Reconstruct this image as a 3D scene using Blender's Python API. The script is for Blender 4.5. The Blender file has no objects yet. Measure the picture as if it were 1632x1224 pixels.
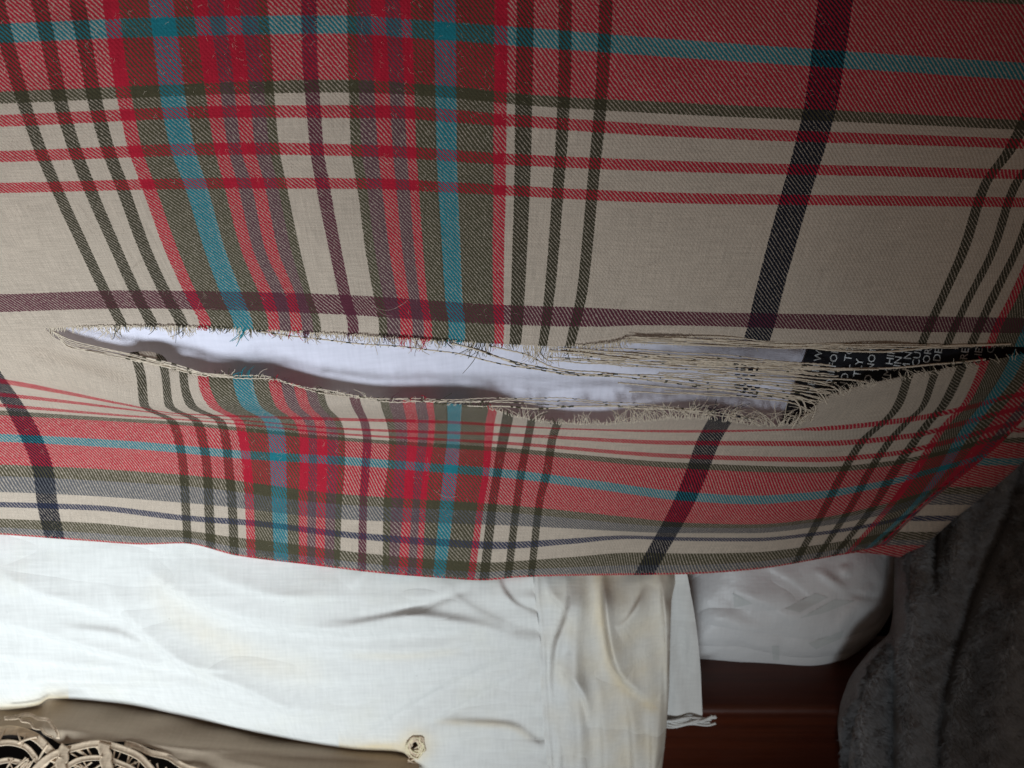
import bpy, math, random
import numpy as np
from mathutils import Vector

random.seed(7); rng = np.random.default_rng(7)
S = bpy.context.scene
C = S.collection

# ------------------------------------------------------------------ camera
PITCH = math.radians(40); LENS = 28.0; CAM = np.array([0.0, 0.0, 1.0])
RIGHT = np.array([1.0, 0, 0]); UP = np.array([0, math.sin(PITCH), math.cos(PITCH)])
FWD = np.array([0, math.cos(PITCH), -math.sin(PITCH)])
cd = bpy.data.cameras.new('camera'); cam = bpy.data.objects.new('camera', cd); C.objects.link(cam)
cam.location = CAM; cam.rotation_euler = (math.pi/2 - PITCH, 0, 0)
cd.lens = LENS; cd.sensor_width = 36; cd.clip_start = 0.01; cd.clip_end = 50
cd.dof.use_dof = True; cd.dof.focus_distance = 0.285; cd.dof.aperture_fstop = 20.0
S.camera = cam
# ------------------------------------------------------------------ light
W = bpy.data.worlds.new('World'); S.world = W; W.use_nodes = True
bg = W.node_tree.nodes['Background']; bg.inputs[0].default_value = (1.0, 0.74, 0.57, 1); bg.inputs[1].default_value = 0.105
ld = bpy.data.lights.new('window_light', 'SPOT'); ld.shadow_soft_size = 0.22     # cool daylight falling in at lower left
ld.energy = 83; ld.color = (0.84, 0.94, 1.0); ld.spot_size = math.radians(49); ld.spot_blend = 1.0
lo = bpy.data.objects.new('window_light', ld); C.objects.link(lo)
lo.location = (-0.20, -0.83, 0.755)
lo.rotation_euler = (Vector((-0.285, 0.22, 0.675)) - Vector(lo.location)).to_track_quat('-Z', 'Y').to_euler()
S.view_settings.view_transform = 'Standard'; S.view_settings.look = 'None'
S.view_settings.exposure = 0.0; S.view_settings.gamma = 1.0
S.render.engine = 'CYCLES'
S.cycles.use_denoising = True; S.cycles.denoiser = 'OPENIMAGEDENOISE'; S.cycles.denoising_input_passes = 'RGB_ALBEDO_NORMAL'; S.cycles.denoising_prefilter = 'ACCURATE'

# ------------------------------------------------------------------ helpers
KP = 18.0/LENS/816.0
def Pv(px, py, d):
    px = np.asarray(px, float); py = np.asarray(py, float); d = np.asarray(d, float)
    X = (px-816)*KP*d; Y = (py-612)*KP*d
    return CAM + X[..., None]*RIGHT - Y[..., None]*UP + d[..., None]*FWD

def pchip(xk, yk, x):
    xk = np.asarray(xk, float); yk = np.asarray(yk, float); x = np.asarray(x, float)
    h = np.diff(xk); dl = np.diff(yk, axis=0)/h.reshape((-1,)+(1,)*(yk.ndim-1))
    m = np.zeros_like(yk)
    hb = h.reshape((-1,)+(1,)*(yk.ndim-1))
    w1 = 2*hb[1:]+hb[:-1]; w2 = hb[1:]+2*hb[:-1]
    with np.errstate(divide='ignore', invalid='ignore'):
        mm = (w1+w2)/(w1/dl[:-1]+w2/dl[1:])
    mm = np.where(dl[:-1]*dl[1:] > 0, mm, 0.0)
    m[1:-1] = mm; m[0] = dl[0]; m[-1] = dl[-1]
    i = np.clip(np.searchsorted(xk, x)-1, 0, len(xk)-2)
    sh = (-1,)+(1,)*(yk.ndim-1)
    hh = h[i].reshape(sh); t = ((x-xk[i])/h[i]).reshape(sh)
    lo_ = t < 0; hi_ = t > 1; tc = np.clip(t, 0, 1)
    r = (2*tc**3-3*tc**2+1)*yk[i] + (tc**3-2*tc**2+tc)*hh*m[i] + (-2*tc**3+3*tc**2)*yk[i+1] + (tc**3-tc**2)*hh*m[i+1]
    r = np.where(lo_, yk[0]+t*hh*m[0], r); r = np.where(hi_, yk[-1]+(t-1)*hh*m[-1], r)
    return r

def curve1(pts):
    a = np.array(pts, float)
    return lambda x: pchip(a[:, 0], a[:, 1], np.ravel(np.asarray(x, float))).reshape(np.shape(x))

_ph = rng.uniform(0, 6.28, (40,)); _dir = rng.uniform(0, 6.28, (40,)); _fr = rng.uniform(0.6, 1.6, (40,))
def vnoise(x, y, scale, k=0, n=6):
    r = np.zeros(np.broadcast(x, y).shape)
    for i in range(n):
        j = (i+k*7) % 40; f = 6.283/scale*_fr[j]
        r = r + np.sin((x*math.cos(_dir[j])+y*math.sin(_dir[j]))*f+_ph[j])
    return r/n**0.5

def mesh_obj(name, verts, faces, mat, parent=None, uv=None, smooth=True, matidx=None, uv2=None):
    verts = np.asarray(verts, float).reshape(-1, 3)
    if parent is not None:
        verts = verts - np.array(parent.matrix_world.translation if False else OFF.get(parent.name, (0, 0, 0)))
    me = bpy.data.meshes.new(name)
    me.from_pydata(verts.tolist(), [], faces if isinstance(faces, list) else faces.tolist())
    mats = mat if isinstance(mat, (list, tuple)) else [mat]
    for m in mats: me.materials.append(m)
    if smooth: me.polygons.foreach_set('use_smooth', [True]*len(me.polygons))
    if matidx is not None: me.polygons.foreach_set('material_index', list(matidx))
    if uv is not None:
        l = me.uv_layers.new(name='UVMap')
        vi = np.zeros(len(me.loops), int); me.loops.foreach_get('vertex_index', vi)
        l.data.foreach_set('uv', np.asarray(uv, float).reshape(-1, 2)[vi].ravel())
    if uv2 is not None:
        l = me.uv_layers.new(name='Weave'); l.data.foreach_set('uv', np.asarray(uv2, float).reshape(-1, 2)[vi].ravel())
    me.update()
    o = bpy.data.objects.new(name, me); C.objects.link(o)
    if parent is not None: o.parent = parent; OFF[o.name] = OFF.get(parent.name, np.zeros(3))
    return o
OFF = {}
def thing(name, label, cat, loc, group=None):
    o = bpy.data.objects.new(name, None); C.objects.link(o); o.location = loc
    o.empty_display_size = 0.02
    o['label'] = label; o['category'] = cat
    if group: o['group'] = group
    OFF[o.name] = np.array(loc, float)
    return o

def gridfaces(nr, nc, off=0, flip=False):
    i = np.arange(nr-1)[:, None]*nc+np.arange(nc-1)[None, :]+off
    f = np.stack([i, i+nc, i+nc+1, i+1], -1).reshape(-1, 4)
    return f[:, ::-1] if flip else f

class Tubes:
    def __init__(s): s.v = []; s.f = []; s.m = []; s.n = 0
    def add(s, pts, r, mi=0, sides=4, taper=False):
        pts = np.asarray(pts, float); n = len(pts)
        t = np.gradient(pts, axis=0); t /= np.linalg.norm(t, axis=1)[:, None]+1e-12
        a = np.cross(t, FWD); a /= np.linalg.norm(a, axis=1)[:, None]+1e-9
        b = np.cross(t, a)
        rr = np.full(n, r)
        if taper: rr = r*np.linspace(1, 0.45, n)
        for k in range(sides):
            an = 2*math.pi*k/sides
            s.v.append(pts+(a*math.cos(an)+b*math.sin(an))*rr[:, None])
        base = s.n
        for k in range(sides):
            k2 = (k+1) % sides
            for i in range(n-1):
                s.f.append([base+k*n+i, base+k2*n+i, base+k2*n+i+1, base+k*n+i+1])
                s.m.append(mi if np.isscalar(mi) else mi[i])
        s.n += sides*n
    def build(s, name, mats, parent):
        return mesh_obj(name, np.concatenate(s.v), s.f, mats, parent, smooth=True, matidx=s.m)

# ------------------------------------------------------------------ node helpers
def newmat(name):
    m = bpy.data.materials.new(name); m.use_nodes = True
    nt = m.node_tree; b = nt.nodes['Principled BSDF']
    return m, nt, b
def N(nt, typ, **kw):
    n = nt.nodes.new(typ)
    for k, v in kw.items(): setattr(n, k, v)
    return n
def math_(nt, op, a, b=None, c=None, clamp=False):
    n = nt.nodes.new('ShaderNodeMath'); n.operation = op; n.use_clamp = clamp
    for i, x in enumerate((a, b, c)):
        if x is None: continue
        if isinstance(x, (int, float)): n.inputs[i].default_value = x
        else: nt.links.new(x, n.inputs[i])
    return n.outputs[0]
def mixc(nt, f, a, b, blend='MIX'):
    n = nt.nodes.new('ShaderNodeMix'); n.data_type = 'RGBA'; n.blend_type = blend
    for s, x in ((n.inputs[0], f), (n.inputs[6], a), (n.inputs[7], b)):
        if isinstance(x, (int, float)): s.default_value = x
        elif isinstance(x, tuple): s.default_value = (*x, 1) if len(x) == 3 else x
        else: nt.links.new(x, s)
    return n.outputs[2]
def noise(nt, vec, scale, detail=2, rough=0.5, dim='3D'):
    n = nt.nodes.new('ShaderNodeTexNoise'); n.noise_dimensions = dim
    n.inputs['Scale'].default_value = scale; n.inputs['Detail'].default_value = detail; n.inputs['Roughness'].default_value = rough
    if vec is not None: nt.links.new(vec, n.inputs['Vector'])
    return n.outputs[0]
def bump(nt, h, dist, strength=1.0):
    n = nt.nodes.new('ShaderNodeBump'); n.inputs['Distance'].default_value = dist; n.inputs['Strength'].default_value = strength
    nt.links.new(h, n.inputs['Height']); return n.outputs[0]
def mapping(nt, vec, scale):
    n = nt.nodes.new('ShaderNodeMapping'); n.inputs['Scale'].default_value = scale; nt.links.new(vec, n.inputs['Vector']); return n.outputs[0]

# ------------------------------------------------------------------ plaid cloth
CREAM = (0.63, 0.525, 0.425); RED = (0.52, 0.018, 0.042); OLIVE = (0.085, 0.075, 0.042); DOLIVE = (0.055, 0.048, 0.028)
PLUM = (0.135, 0.060, 0.075); TEAL = (0.018, 0.215, 0.265); BLACK = (0.010, 0.012, 0.022); MAROON = (0.13, 0.032, 0.052)
NAVY = (0.050, 0.055, 0.10); GREY = (0.13, 0.13, 0.14)
WARP = [(-728, -704, DOLIVE), (-370, -316, BLACK), (2, 28, DOLIVE), (67, 93, DOLIVE), (127, 152, DOLIVE), (169, 193, RED), (193, 248, OLIVE),
 (248, 282, TEAL), (282, 314, OLIVE), (314, 341, RED), (341, 362, PLUM), (362, 386, RED), (386, 416, PLUM), (416, 432, OLIVE),
 (476, 500, MAROON), (548, 563, OLIVE), (563, 591, PLUM), (591, 617, RED), (617, 635, PLUM), (635, 659, RED), (659, 690, OLIVE),
 (690, 724, TEAL), (724, 785, OLIVE), (785, 807, RED), (822, 846, DOLIVE), (885, 909, DOLIVE), (945, 969, DOLIVE), (1288, 1342, BLACK),
 (1661, 1685, DOLIVE), (1721, 1745, DOLIVE), (1784, 1808, DOLIVE), (1822, 1846, RED), (1846, 1906, OLIVE), (1906, 1940, TEAL),
 (1940, 1971, OLIVE), (1971, 1997, RED), (1997, 2014, PLUM), (2014, 2060, RED)]
_w = [(239, 261, RED), (301, 323, RED), (362, 386, RED), (410, 430, OLIVE), (430, 496, RED), (496, 529, TEAL), (529, 620, RED),
 (620, 652, OLIVE), (652, 700, GREY), (745, 767, NAVY), (815, 850, OLIVE), (850, 874, GREY), (874, 960, RED)]
WEFT = sorted([(-b, -a, c) for a, b, c in _w] + [(-21, 21, MAROON)] + _w)
def warp_at(u):
    for a, b, c in WARP:
        if a <= u < b: return c
    return CREAM

def band_ramp(nt, val, bands, lo_, hi_):
    """piecewise constant colour bands, split over as many colour ramps as needed"""
    stops = [(lo_, CREAM)]
    for a, b, c in bands:
        if abs(stops[-1][0]-a) < 1e-6: stops[-1] = (a, c)
        else: stops.append((a, c))
        stops.append((b, CREAM))
    out = None
    chunks = [stops[i:i+28] for i in range(0, len(stops), 28)]
    for k, ch in enumerate(chunks):
        st = ch[0][0]; en = chunks[k+1][0][0] if k+1 < len(chunks) else hi_
        fac = math_(nt, 'DIVIDE', math_(nt, 'SUBTRACT', val, st), en-st, clamp=True)
        r = nt.nodes.new('ShaderNodeValToRGB'); r.color_ramp.interpolation = 'CONSTANT'
        e = r.color_ramp.elements
        e[0].position = 0; e[0].color = (*ch[0][1], 1)
        e[1].position = 1.0; e[1].color = (*ch[-1][1], 1)
        for p, c in ch[1:]:
            q = e.new((p-st)/(en-st)); q.color = (*c, 1)
        nt.links.new(fac, r.inputs[0])
        if out is None: out = r.outputs[0]
        else: out = mixc(nt, math_(nt, 'GREATER_THAN', val, st), out, r.outputs[0])
    return out

def plaid_material():
    m, nt, b = newmat('plaid_twill')
    uv = N(nt, 'ShaderNodeUVMap', uv_map='UVMap').outputs[0]
    sep = N(nt, 'ShaderNodeSeparateXYZ'); nt.links.new(uv, sep.inputs[0])
    u = math_(nt, 'MULTIPLY', sep.outputs[0], 1000.0); v = math_(nt, 'MULTIPLY', sep.outputs[1], 1000.0)
    wuv = N(nt, 'ShaderNodeUVMap', uv_map='Weave').outputs[0]
    sep2 = N(nt, 'ShaderNodeSeparateXYZ'); nt.links.new(wuv, sep2.inputs[0])
    wu = math_(nt, 'MULTIPLY', sep2.outputs[0], 1000.0); wv_ = math_(nt, 'MULTIPLY', sep2.outputs[1], 1000.0)
    # yarn wobble
    n1 = noise(nt, mapping(nt, uv, (60, 400, 1)), 1.0, 2); n2 = noise(nt, mapping(nt, uv, (400, 60, 1)), 1.0, 2)
    uw = math_(nt, 'ADD', u, math_(nt, 'MULTIPLY', math_(nt, 'SUBTRACT', n1, 0.5), 5.0))
    vw = math_(nt, 'ADD', v, math_(nt, 'MULTIPLY', math_(nt, 'SUBTRACT', n2, 0.5), 5.0))
    wc = band_ramp(nt, uw, WARP, -1400, 2400); fc = band_ramp(nt, vw, WEFT, -1400, 1400)
    # 2/2 twill: diagonal ribs running down to the right
    n3 = noise(nt, mapping(nt, wuv, (170, 170, 1)), 1.0, 2)
    ph = math_(nt, 'DIVIDE', math_(nt, 'ADD', math_(nt, 'SUBTRACT', math_(nt, 'MULTIPLY', wu, 1.12), wv_), math_(nt, 'MULTIPLY', math_(nt, 'SUBTRACT', n3, 0.5), 3.5)), 8.4)
    s = math_(nt, 'SINE', math_(nt, 'MULTIPLY', ph, 6.2832))
    n4 = noise(nt, mapping(nt, wuv, (330, 330, 1)), 1.0, 2, 0.7)
    sj = math_(nt, 'ADD', s, math_(nt, 'MULTIPLY', math_(nt, 'SUBTRACT', n4, 0.5), 2.6))
    # dominance: blue bands are warp faced, the coloured yarn is always a little proud of the cream
    def inband(val, a, c): return math_(nt, 'MULTIPLY', math_(nt, 'GREATER_THAN', val, a), math_(nt, 'LESS_THAN', val, c))
    te = math_(nt, 'ADD', inband(uw, 248, 282), math_(nt, 'ADD', inband(uw, 690, 724), inband(uw, 1906, 1940)))
    bias = math_(nt, 'ADD', 0.05, math_(nt, 'MULTIPLY', te, 0.25))
    bw1 = N(nt, 'ShaderNodeRGBToBW'); nt.links.new(wc, bw1.inputs[0])
    bw2 = N(nt, 'ShaderNodeRGBToBW'); nt.links.new(fc, bw2.inputs[0])
    bias = math_(nt, 'ADD', bias, math_(nt, 'MULTIPLY', math_(nt, 'SUBTRACT', bw2.outputs[0], bw1.outputs[0]), 1.75))
    mask = math_(nt, 'ADD', math_(nt, 'MULTIPLY', math_(nt, 'ADD', sj, bias), 0.82), 0.5, clamp=True)
    col = mixc(nt, mask, fc, wc)
    # yarn to yarn variation, brushed fuzz and slight soiling
    y1 = noise(nt, mapping(nt, uv, (18, 380, 1)), 1.0, 2, 0.6); y2 = noise(nt, mapping(nt, uv, (380, 18, 1)), 1.0, 2, 0.6)
    yv = math_(nt, 'ADD', math_(nt, 'MULTIPLY', math_(nt, 'ADD', math_(nt, 'SUBTRACT', y1, 0.5), math_(nt, 'SUBTRACT', y2, 0.5)), 0.55), 1.0)
    so = noise(nt, mapping(nt, uv, (3.2, 3.2, 1)), 1.0, 4, 0.6)
    yv = math_(nt, 'MULTIPLY', yv, math_(nt, 'ADD', math_(nt, 'MULTIPLY', so, 0.24), 0.88))
    fz = noise(nt, mapping(nt, wuv, (520, 520, 1)), 1.0, 2, 0.7)
    yv = math_(nt, 'MULTIPLY', yv, math_(nt, 'ADD', math_(nt, 'MULTIPLY', fz, 0.7), 0.65))
    vm = N(nt, 'ShaderNodeVectorMath', operation='SCALE'); nt.links.new(col, vm.inputs[0]); nt.links.new(yv, vm.inputs[3])
    nt.links.new(vm.outputs[0], b.inputs['Base Color'])
    b.inputs['Roughness'].default_value = 0.95; b.inputs['Specular IOR Level'].default_value = 0.12
    b.inputs['Sheen Weight'].default_value = 0.12; b.inputs['Sheen Roughness'].default_value = 0.5
    h = math_(nt, 'ADD', math_(nt, 'MULTIPLY', s, 0.5), math_(nt, 'MULTIPLY', n4, 1.4))
    bn = bump(nt, h, 0.0003, 0.6); nt.links.new(bn, b.inputs['Normal'])
    tr = N(nt, 'ShaderNodeBsdfTranslucent'); nt.links.new(vm.outputs[0], tr.inputs[0])
    mx_ = N(nt, 'ShaderNodeMixShader'); mx_.inputs[0].default_value = 0.36
    nt.links.new(b.outputs[0], mx_.inputs[1]); nt.links.new(tr.outputs[0], mx_.inputs[2])
    nt.links.new(mx_.outputs[0], nt.nodes['Material Output'].inputs[0])
    return m
M_PLAID = plaid_material()

def cloth_mat(name, col, rough=0.9, weave=750, wv=0.10, wrinkle=0.0, stain_shade=None, spec=0.2, bdist=0.0002, crease=0.0, attr=None):
    m, nt, b = newmat(name)
    tc = N(nt, 'ShaderNodeTexCoord').outputs['Object']
    a = noise(nt, mapping(nt, tc, (weave, weave*0.12, weave*0.12)), 1.0, 2); c = noise(nt, mapping(nt, tc, (weave*0.1, weave, weave)), 1.0, 2)
    w = math_(nt, 'ADD', a, c)
    f = math_(nt, 'ADD', math_(nt, 'MULTIPLY', math_(nt, 'SUBTRACT', w, 1.0), wv*2), 1.0)
    big = noise(nt, tc, 22, 3, 0.6)
    base = mixc(nt, math_(nt, 'MULTIPLY', math_(nt, 'SUBTRACT', big, 0.45), 2.5, clamp=True), tuple(x*0.97 for x in col), col)
    if stain_shade:
        st = noise(nt, tc, 30, 3, 0.65)
        base = mixc(nt, math_(nt, 'MULTIPLY', math_(nt, 'SUBTRACT', st, 0.52), 2.0, clamp=True), base, stain_shade)
        sp = noise(nt, tc, 260, 2, 0.5)          # small specks
        base = mixc(nt, math_(nt, 'MULTIPLY', math_(nt, 'SUBTRACT', sp, 0.74), 9.0, clamp=True), base, tuple(x*0.55 for x in col))
    if attr:
        at = N(nt, 'ShaderNodeAttribute', attribute_name=attr); br_ = noise(nt, tc, 90, 4, 0.65)
        fa_ = math_(nt, 'MULTIPLY', at.outputs['Fac'], math_(nt, 'ADD', 0.35, math_(nt, 'MULTIPLY', br_, 1.1)), clamp=True)
        base = mixc(nt, fa_, base, (0.66, 0.55, 0.38))
    vm = N(nt, 'ShaderNodeVectorMath', operation='SCALE'); nt.links.new(base, vm.inputs[0]); nt.links.new(f, vm.inputs[3])
    nt.links.new(vm.outputs[0], b.inputs['Base Color'])
    b.inputs['Roughness'].default_value = rough; b.inputs['Specular IOR Level'].default_value = spec
    h = math_(nt, 'MULTIPLY', w, 0.5)
    if wrinkle:
        h = math_(nt, 'ADD', h, math_(nt, 'MULTIPLY', noise(nt, tc, 60, 3, 0.55), wrinkle))
    nb = bump(nt, h, bdist, 0.7)
    if crease:
        rot = N(nt, 'ShaderNodeMapping'); rot.inputs['Rotation'].default_value = (0, 0.5, 0.3); rot.inputs['Scale'].default_value = (9, 34, 34); nt.links.new(tc, rot.inputs['Vector'])
        n1_ = noise(nt, rot.outputs[0], 1.0, 1, 0.4)
        rd = math_(nt, 'POWER', math_(nt, 'MULTIPLY', math_(nt, 'ABSOLUTE', math_(nt, 'SUBTRACT', n1_, 0.5)), 2.0), 0.8)
        n2_ = noise(nt, mapping(nt, tc, (60, 22, 26)), 1.0, 1, 0.4)
        hh = math_(nt, 'ADD', rd, math_(nt, 'MULTIPLY', n2_, 0.5))
        bn = nt.nodes.new('ShaderNodeBump'); bn.inputs['Distance'].default_value = crease; bn.inputs['Strength'].default_value = 1.0
        nt.links.new(hh, bn.inputs['Height']); nt.links.new(nb, bn.inputs['Normal']); nb = bn.outputs[0]
    nt.links.new(nb, b.inputs['Normal'])
    return m
def thread_mat(name, col):
    m, nt, b = newmat(name)
    tc = N(nt, 'ShaderNodeTexCoord').outputs['Object']
    n = noise(nt, tc, 900, 2)
    base = mixc(nt, n, tuple(x*0.6 for x in col), tuple(min(1, x*1.3) for x in col))
    nt.links.new(base, b.inputs['Base Color']); b.inputs['Roughness'].default_value = 0.95; b.inputs['Specular IOR Level'].default_value = 0.1
    return m

M_LINEN = cloth_mat('white_linen', (0.645, 0.635, 0.612), wv=0.09, wrinkle=1.5, stain_shade=(0.63, 0.61, 0.55), crease=0.0024, attr='stain_shade')
M_CREAMCLOTH = cloth_mat('cream_linen', (0.76, 0.73, 0.66), wv=0.07, rough=0.8, wrinkle=1.5, crease=0.0020, stain_shade=(0.72, 0.65, 0.53))
M_HEM = cloth_mat('yellowed_hem', (0.72, 0.63, 0.43), wv=0.1)
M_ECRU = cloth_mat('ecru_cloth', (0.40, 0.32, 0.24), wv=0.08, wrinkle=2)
M_TAPE = cloth_mat('ecru_tape', (0.62, 0.49, 0.36), wv=0.30, bdist=0.0006)
M_INSERT = cloth_mat('white_insert', (0.66, 0.65, 0.75), weave=620, wv=0.09, wrinkle=1.0, bdist=0.0003)
M_SATIN = cloth_mat('printed_satin', (0.70, 0.69, 0.69), rough=0.45, wv=0.04, wrinkle=4.0, spec=0.4, bdist=0.0004, crease=0.0030)
M_PRINT = cloth_mat('faint_print', (0.60, 0.61, 0.60), rough=0.5, wv=0.04, crease=0.0030)
M_LABEL = cloth_mat('black_label', (0.012, 0.013, 0.018), rough=0.6, wv=0.2)
M_TEXT = thread_mat('label_print', (0.62, 0.64, 0.66))
M_DARK = thread_mat('dark_thread', (0.09, 0.08, 0.05)); M_BEIGE = thread_mat('beige_thread', (0.64, 0.54, 0.43))
M_TRED = thread_mat('red_thread', RED); M_TTEAL = thread_mat('teal_thread', TEAL); M_TPLUM = thread_mat('plum_thread', PLUM); M_TBLACK = thread_mat('black_thread', BLACK)
THREADS = [M_BEIGE, M_DARK, M_TRED, M_TTEAL, M_TPLUM, M_TBLACK]
TIDX = {CREAM: 0, OLIVE: 1, DOLIVE: 1, RED: 2, TEAL: 3, PLUM: 4, MAROON: 4, BLACK: 5}

def wood_mat():
    m, nt, b = newmat('mahogany')
    tc = N(nt, 'ShaderNodeTexCoord').outputs['Object']
    g = noise(nt, mapping(nt, tc, (6, 160, 160)), 1.0, 4, 0.6)
    base = mixc(nt, g, (0.016, 0.003, 0.0016), (0.105, 0.021, 0.007))
    nt.links.new(base, b.inputs['Base Color'])
    r = math_(nt, 'ADD', 0.28, math_(nt, 'MULTIPLY', noise(nt, tc, 60, 4, 0.7), 0.25))
    nt.links.new(r, b.inputs['Roughness']); nt.links.new(bump(nt, g, 0.0002, 0.4), b.inputs['Normal'])
    return m
M_WOOD = wood_mat()
def plush_mat():
    m, nt, b = newmat('grey_plush')
    tc = N(nt, 'ShaderNodeTexCoord').outputs['Object']
    n = noise(nt, tc, 45, 4, 0.65); n2 = noise(nt, tc, 700, 2, 0.7)
    f = math_(nt, 'ADD', math_(nt, 'MULTIPLY', n, 0.25), math_(nt, 'MULTIPLY', n2, 0.75))
    base = mixc(nt, f, (0.045, 0.047, 0.051), (0.43, 0.44, 0.46))
    nt.links.new(base, b.inputs['Base Color']); b.inputs['Roughness'].default_value = 0.9
    b.inputs['Sheen Weight'].default_value = 0.3; b.inputs['Specular IOR Level'].default_value = 0.2
    return m
M_PLUSH = plush_mat()

# ------------------------------------------------------------------ setting: bed
def box_bevel(name, x0, x1, y0, y1, z0, z1, mat, r=0.004, seg=4):
    # profile in (y,z) with rounded corners, extruded along x
    pr = []
    for cy, cz, a0 in ((y1-r, z1-r, 0), (y0+r, z1-r, 90), (y0+r, z0+r, 180), (y1-r, z0+r, 270)):
        for k in range(seg+1):
            a = math.radians(a0+90*k/seg); pr.append((cy+r*math.cos(a), cz+r*math.sin(a)))
    n = len(pr); xs = np.linspace(x0, x1, 9); v = []; f = []
    for x in xs: v += [(x, y, z) for y, z in pr]
    for i in range(len(xs)-1):
        for k in range(n):
            f.append([i*n+k, i*n+(k+1) % n, (i+1)*n+(k+1) % n, (i+1)*n+k])
    f.append(list(range(n))[::-1]); f.append([(len(xs)-1)*n+k for k in range(n)])
    o = mesh_obj(name, v, f, mat)
    m = o.modifiers.new('edge', 'EDGE_SPLIT'); m.split_angle = math.radians(50)
    return o
edge = Pv(1200, 1133, 0.452)
RZ = edge[2]; RY = edge[1]
M_BASE = thread_mat('dark_ticking', (0.018, 0.014, 0.012))
mb = box_bevel('mattress', -0.55, 0.55, RY+0.055, RY+0.62, RZ-0.16, RZ-0.012, M_BASE, 0.02, 6); mb['kind'] = 'structure'
fl_ = mesh_obj('floor', [(-2, -1, RZ-0.32), (2, -1, RZ-0.32), (2, 3, RZ-0.32), (-2, 3, RZ-0.32)], [[0, 1, 2, 3]], M_BASE); fl_['kind'] = 'structure'
rail = box_bevel('bed_rail', 0.0, 0.62, RY, RY+0.05, RZ-0.14, RZ, M_WOOD, 0.0045, 5)
rail['label'] = 'dark reddish brown polished wooden bed rail under the white pillows'; rail['category'] = 'bed rail'

# ------------------------------------------------------------------ plaid cushion cover
YK = [-400, 0, 100, 160, 240, 290, 400, 477, 520, 600, 650, 668, 700, 750, 800, 890]
XL = {
 -700: [-1000, -780, -740, -700, -640, -590, -490, -420, -375, -310, -265, -250, -230, -210, -200, -175],
 -343: [-560, -375, -343, -315, -270, -235, -157, -105, -70, -15, 22, 32, 48, 66, 72, 92],
 15: [-95, -10, 15, 33, 61, 82, 133, 170, 192, 222, 228, 270, 282, 290, 293, 298],
 80: [-15, 58, 80, 92, 116, 135, 183, 218, 240, 262, 268, 309, 320, 328, 330, 334],
 140: [60, 122, 140, 151, 173, 192, 232, 268, 290, 292, 306, 350, 360, 365, 370, 374],
 181: [115, 168, 181, 192, 209, 227, 267, 302, 322, 318, 337, 374, 383, 390, 393, 396],
 265: [210, 252, 265, 272, 288, 307, 340, 368, 385, 384, 398, 430, 439, 441, 443, 446],
 328: [285, 313, 328, 336, 349, 362, 390, 422, 433, 433, 446, 472, 482, 482, 480, 480],
 374: [340, 360, 374, 380, 389, 404, 427, 460, 467, 470, 482, 503, 508, 508, 507, 505],
 432: [400, 424, 432, 436, 444, 454, 477, 497, 510, 512, 522, 541, 549, 548, 544, 541],
 488: [470, 486, 488, 493, 500, 508, 530, 547, 559, 555, 566, 576, 582, 579, 576, 574],
 548: [545, 547, 548, 550, 553, 562, 577, 591, 599, 598, 603, 610, 616, 613, 607, 606],
 604: [590, 599, 604, 607, 612, 617, 629, 641, 646, 646, 651, 655, 656, 652, 649, 642],
 647: [638, 642, 647, 649, 652, 656, 664, 672, 679, 680, 683, 686, 684, 677, 672, 667],
 707: [703, 706, 707, 708, 709, 711, 717, 721, 726, 723, 722, 722, 721, 716, 711, 701],
 796: [798, 796, 796, 795, 794, 794, 792, 792, 794, 790, 785, 780, 777, 774, 766, 754],
 834: [838, 836, 834, 833, 832, 831, 827, 824, 822, 815, 811, 808, 801, 792, 784, 774],
 897: [900, 897, 897, 895, 891, 887, 879, 872, 867, 854, 848, 845, 839, 829, 822, 811],
 957: [968, 961, 957, 953, 946, 941, 931, 922, 912, 896, 890, 887, 877, 869, 857, 847],
 1315: [1380, 1328, 1315, 1306, 1286, 1271, 1240, 1220, 1210, 1180, 1155, 1146, 1128, 1109, 1088, 1038],
 1673: [1800, 1700, 1668, 1645, 1606, 1570, 1533, 1499, 1479, 1446, 1427, 1412, 1375, 1343, 1318, 1270],
 1733: [1880, 1770, 1735, 1712, 1665, 1618, 1580, 1541, 1520, 1486, 1468, 1448, 1418, 1384, 1358, 1300],
 1796: [1960, 1840, 1800, 1770, 1715, 1665, 1618, 1579, 1559, 1524, 1498, 1482, 1458, 1423, 1395, 1325],
 1834: [2010, 1890, 1845, 1815, 1755, 1700, 1645, 1610, 1587, 1558, 1532, 1512, 1488, 1457, 1421, 1342],
 1923: [2130, 2000, 1950, 1915, 1840, 1780, 1710, 1665, 1640, 1602, 1565, 1550, 1528, 1500, 1461, 1365],
 2030: [2300, 2160, 2100, 2050, 1970, 1900, 1820, 1765, 1740, 1690, 1648, 1632, 1602, 1545, 1482, 1390]}
UK = sorted(XL)
YF = np.arange(-520, 961, 1.0); XF = np.arange(-1100, 2401, 2.0)
def smooth1(a, w):
    k = np.hanning(w+2)[1:-1]; k /= k.sum(); p = w//2
    ap = np.concatenate([np.repeat(a[:, :1], p, 1), a, np.repeat(a[:, -1:], p, 1)], 1)
    return np.stack([np.convolve(r, k, 'valid') for r in ap])[:, :a.shape[1]]
xk_dense = smooth1(np.stack([pchip(YK, XL[u], YF) for u in UK]), 25)      # [nkeys, ny]
def X_of(us): return pchip(UK, xk_dense, us)                     # [nu, ny]

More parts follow.
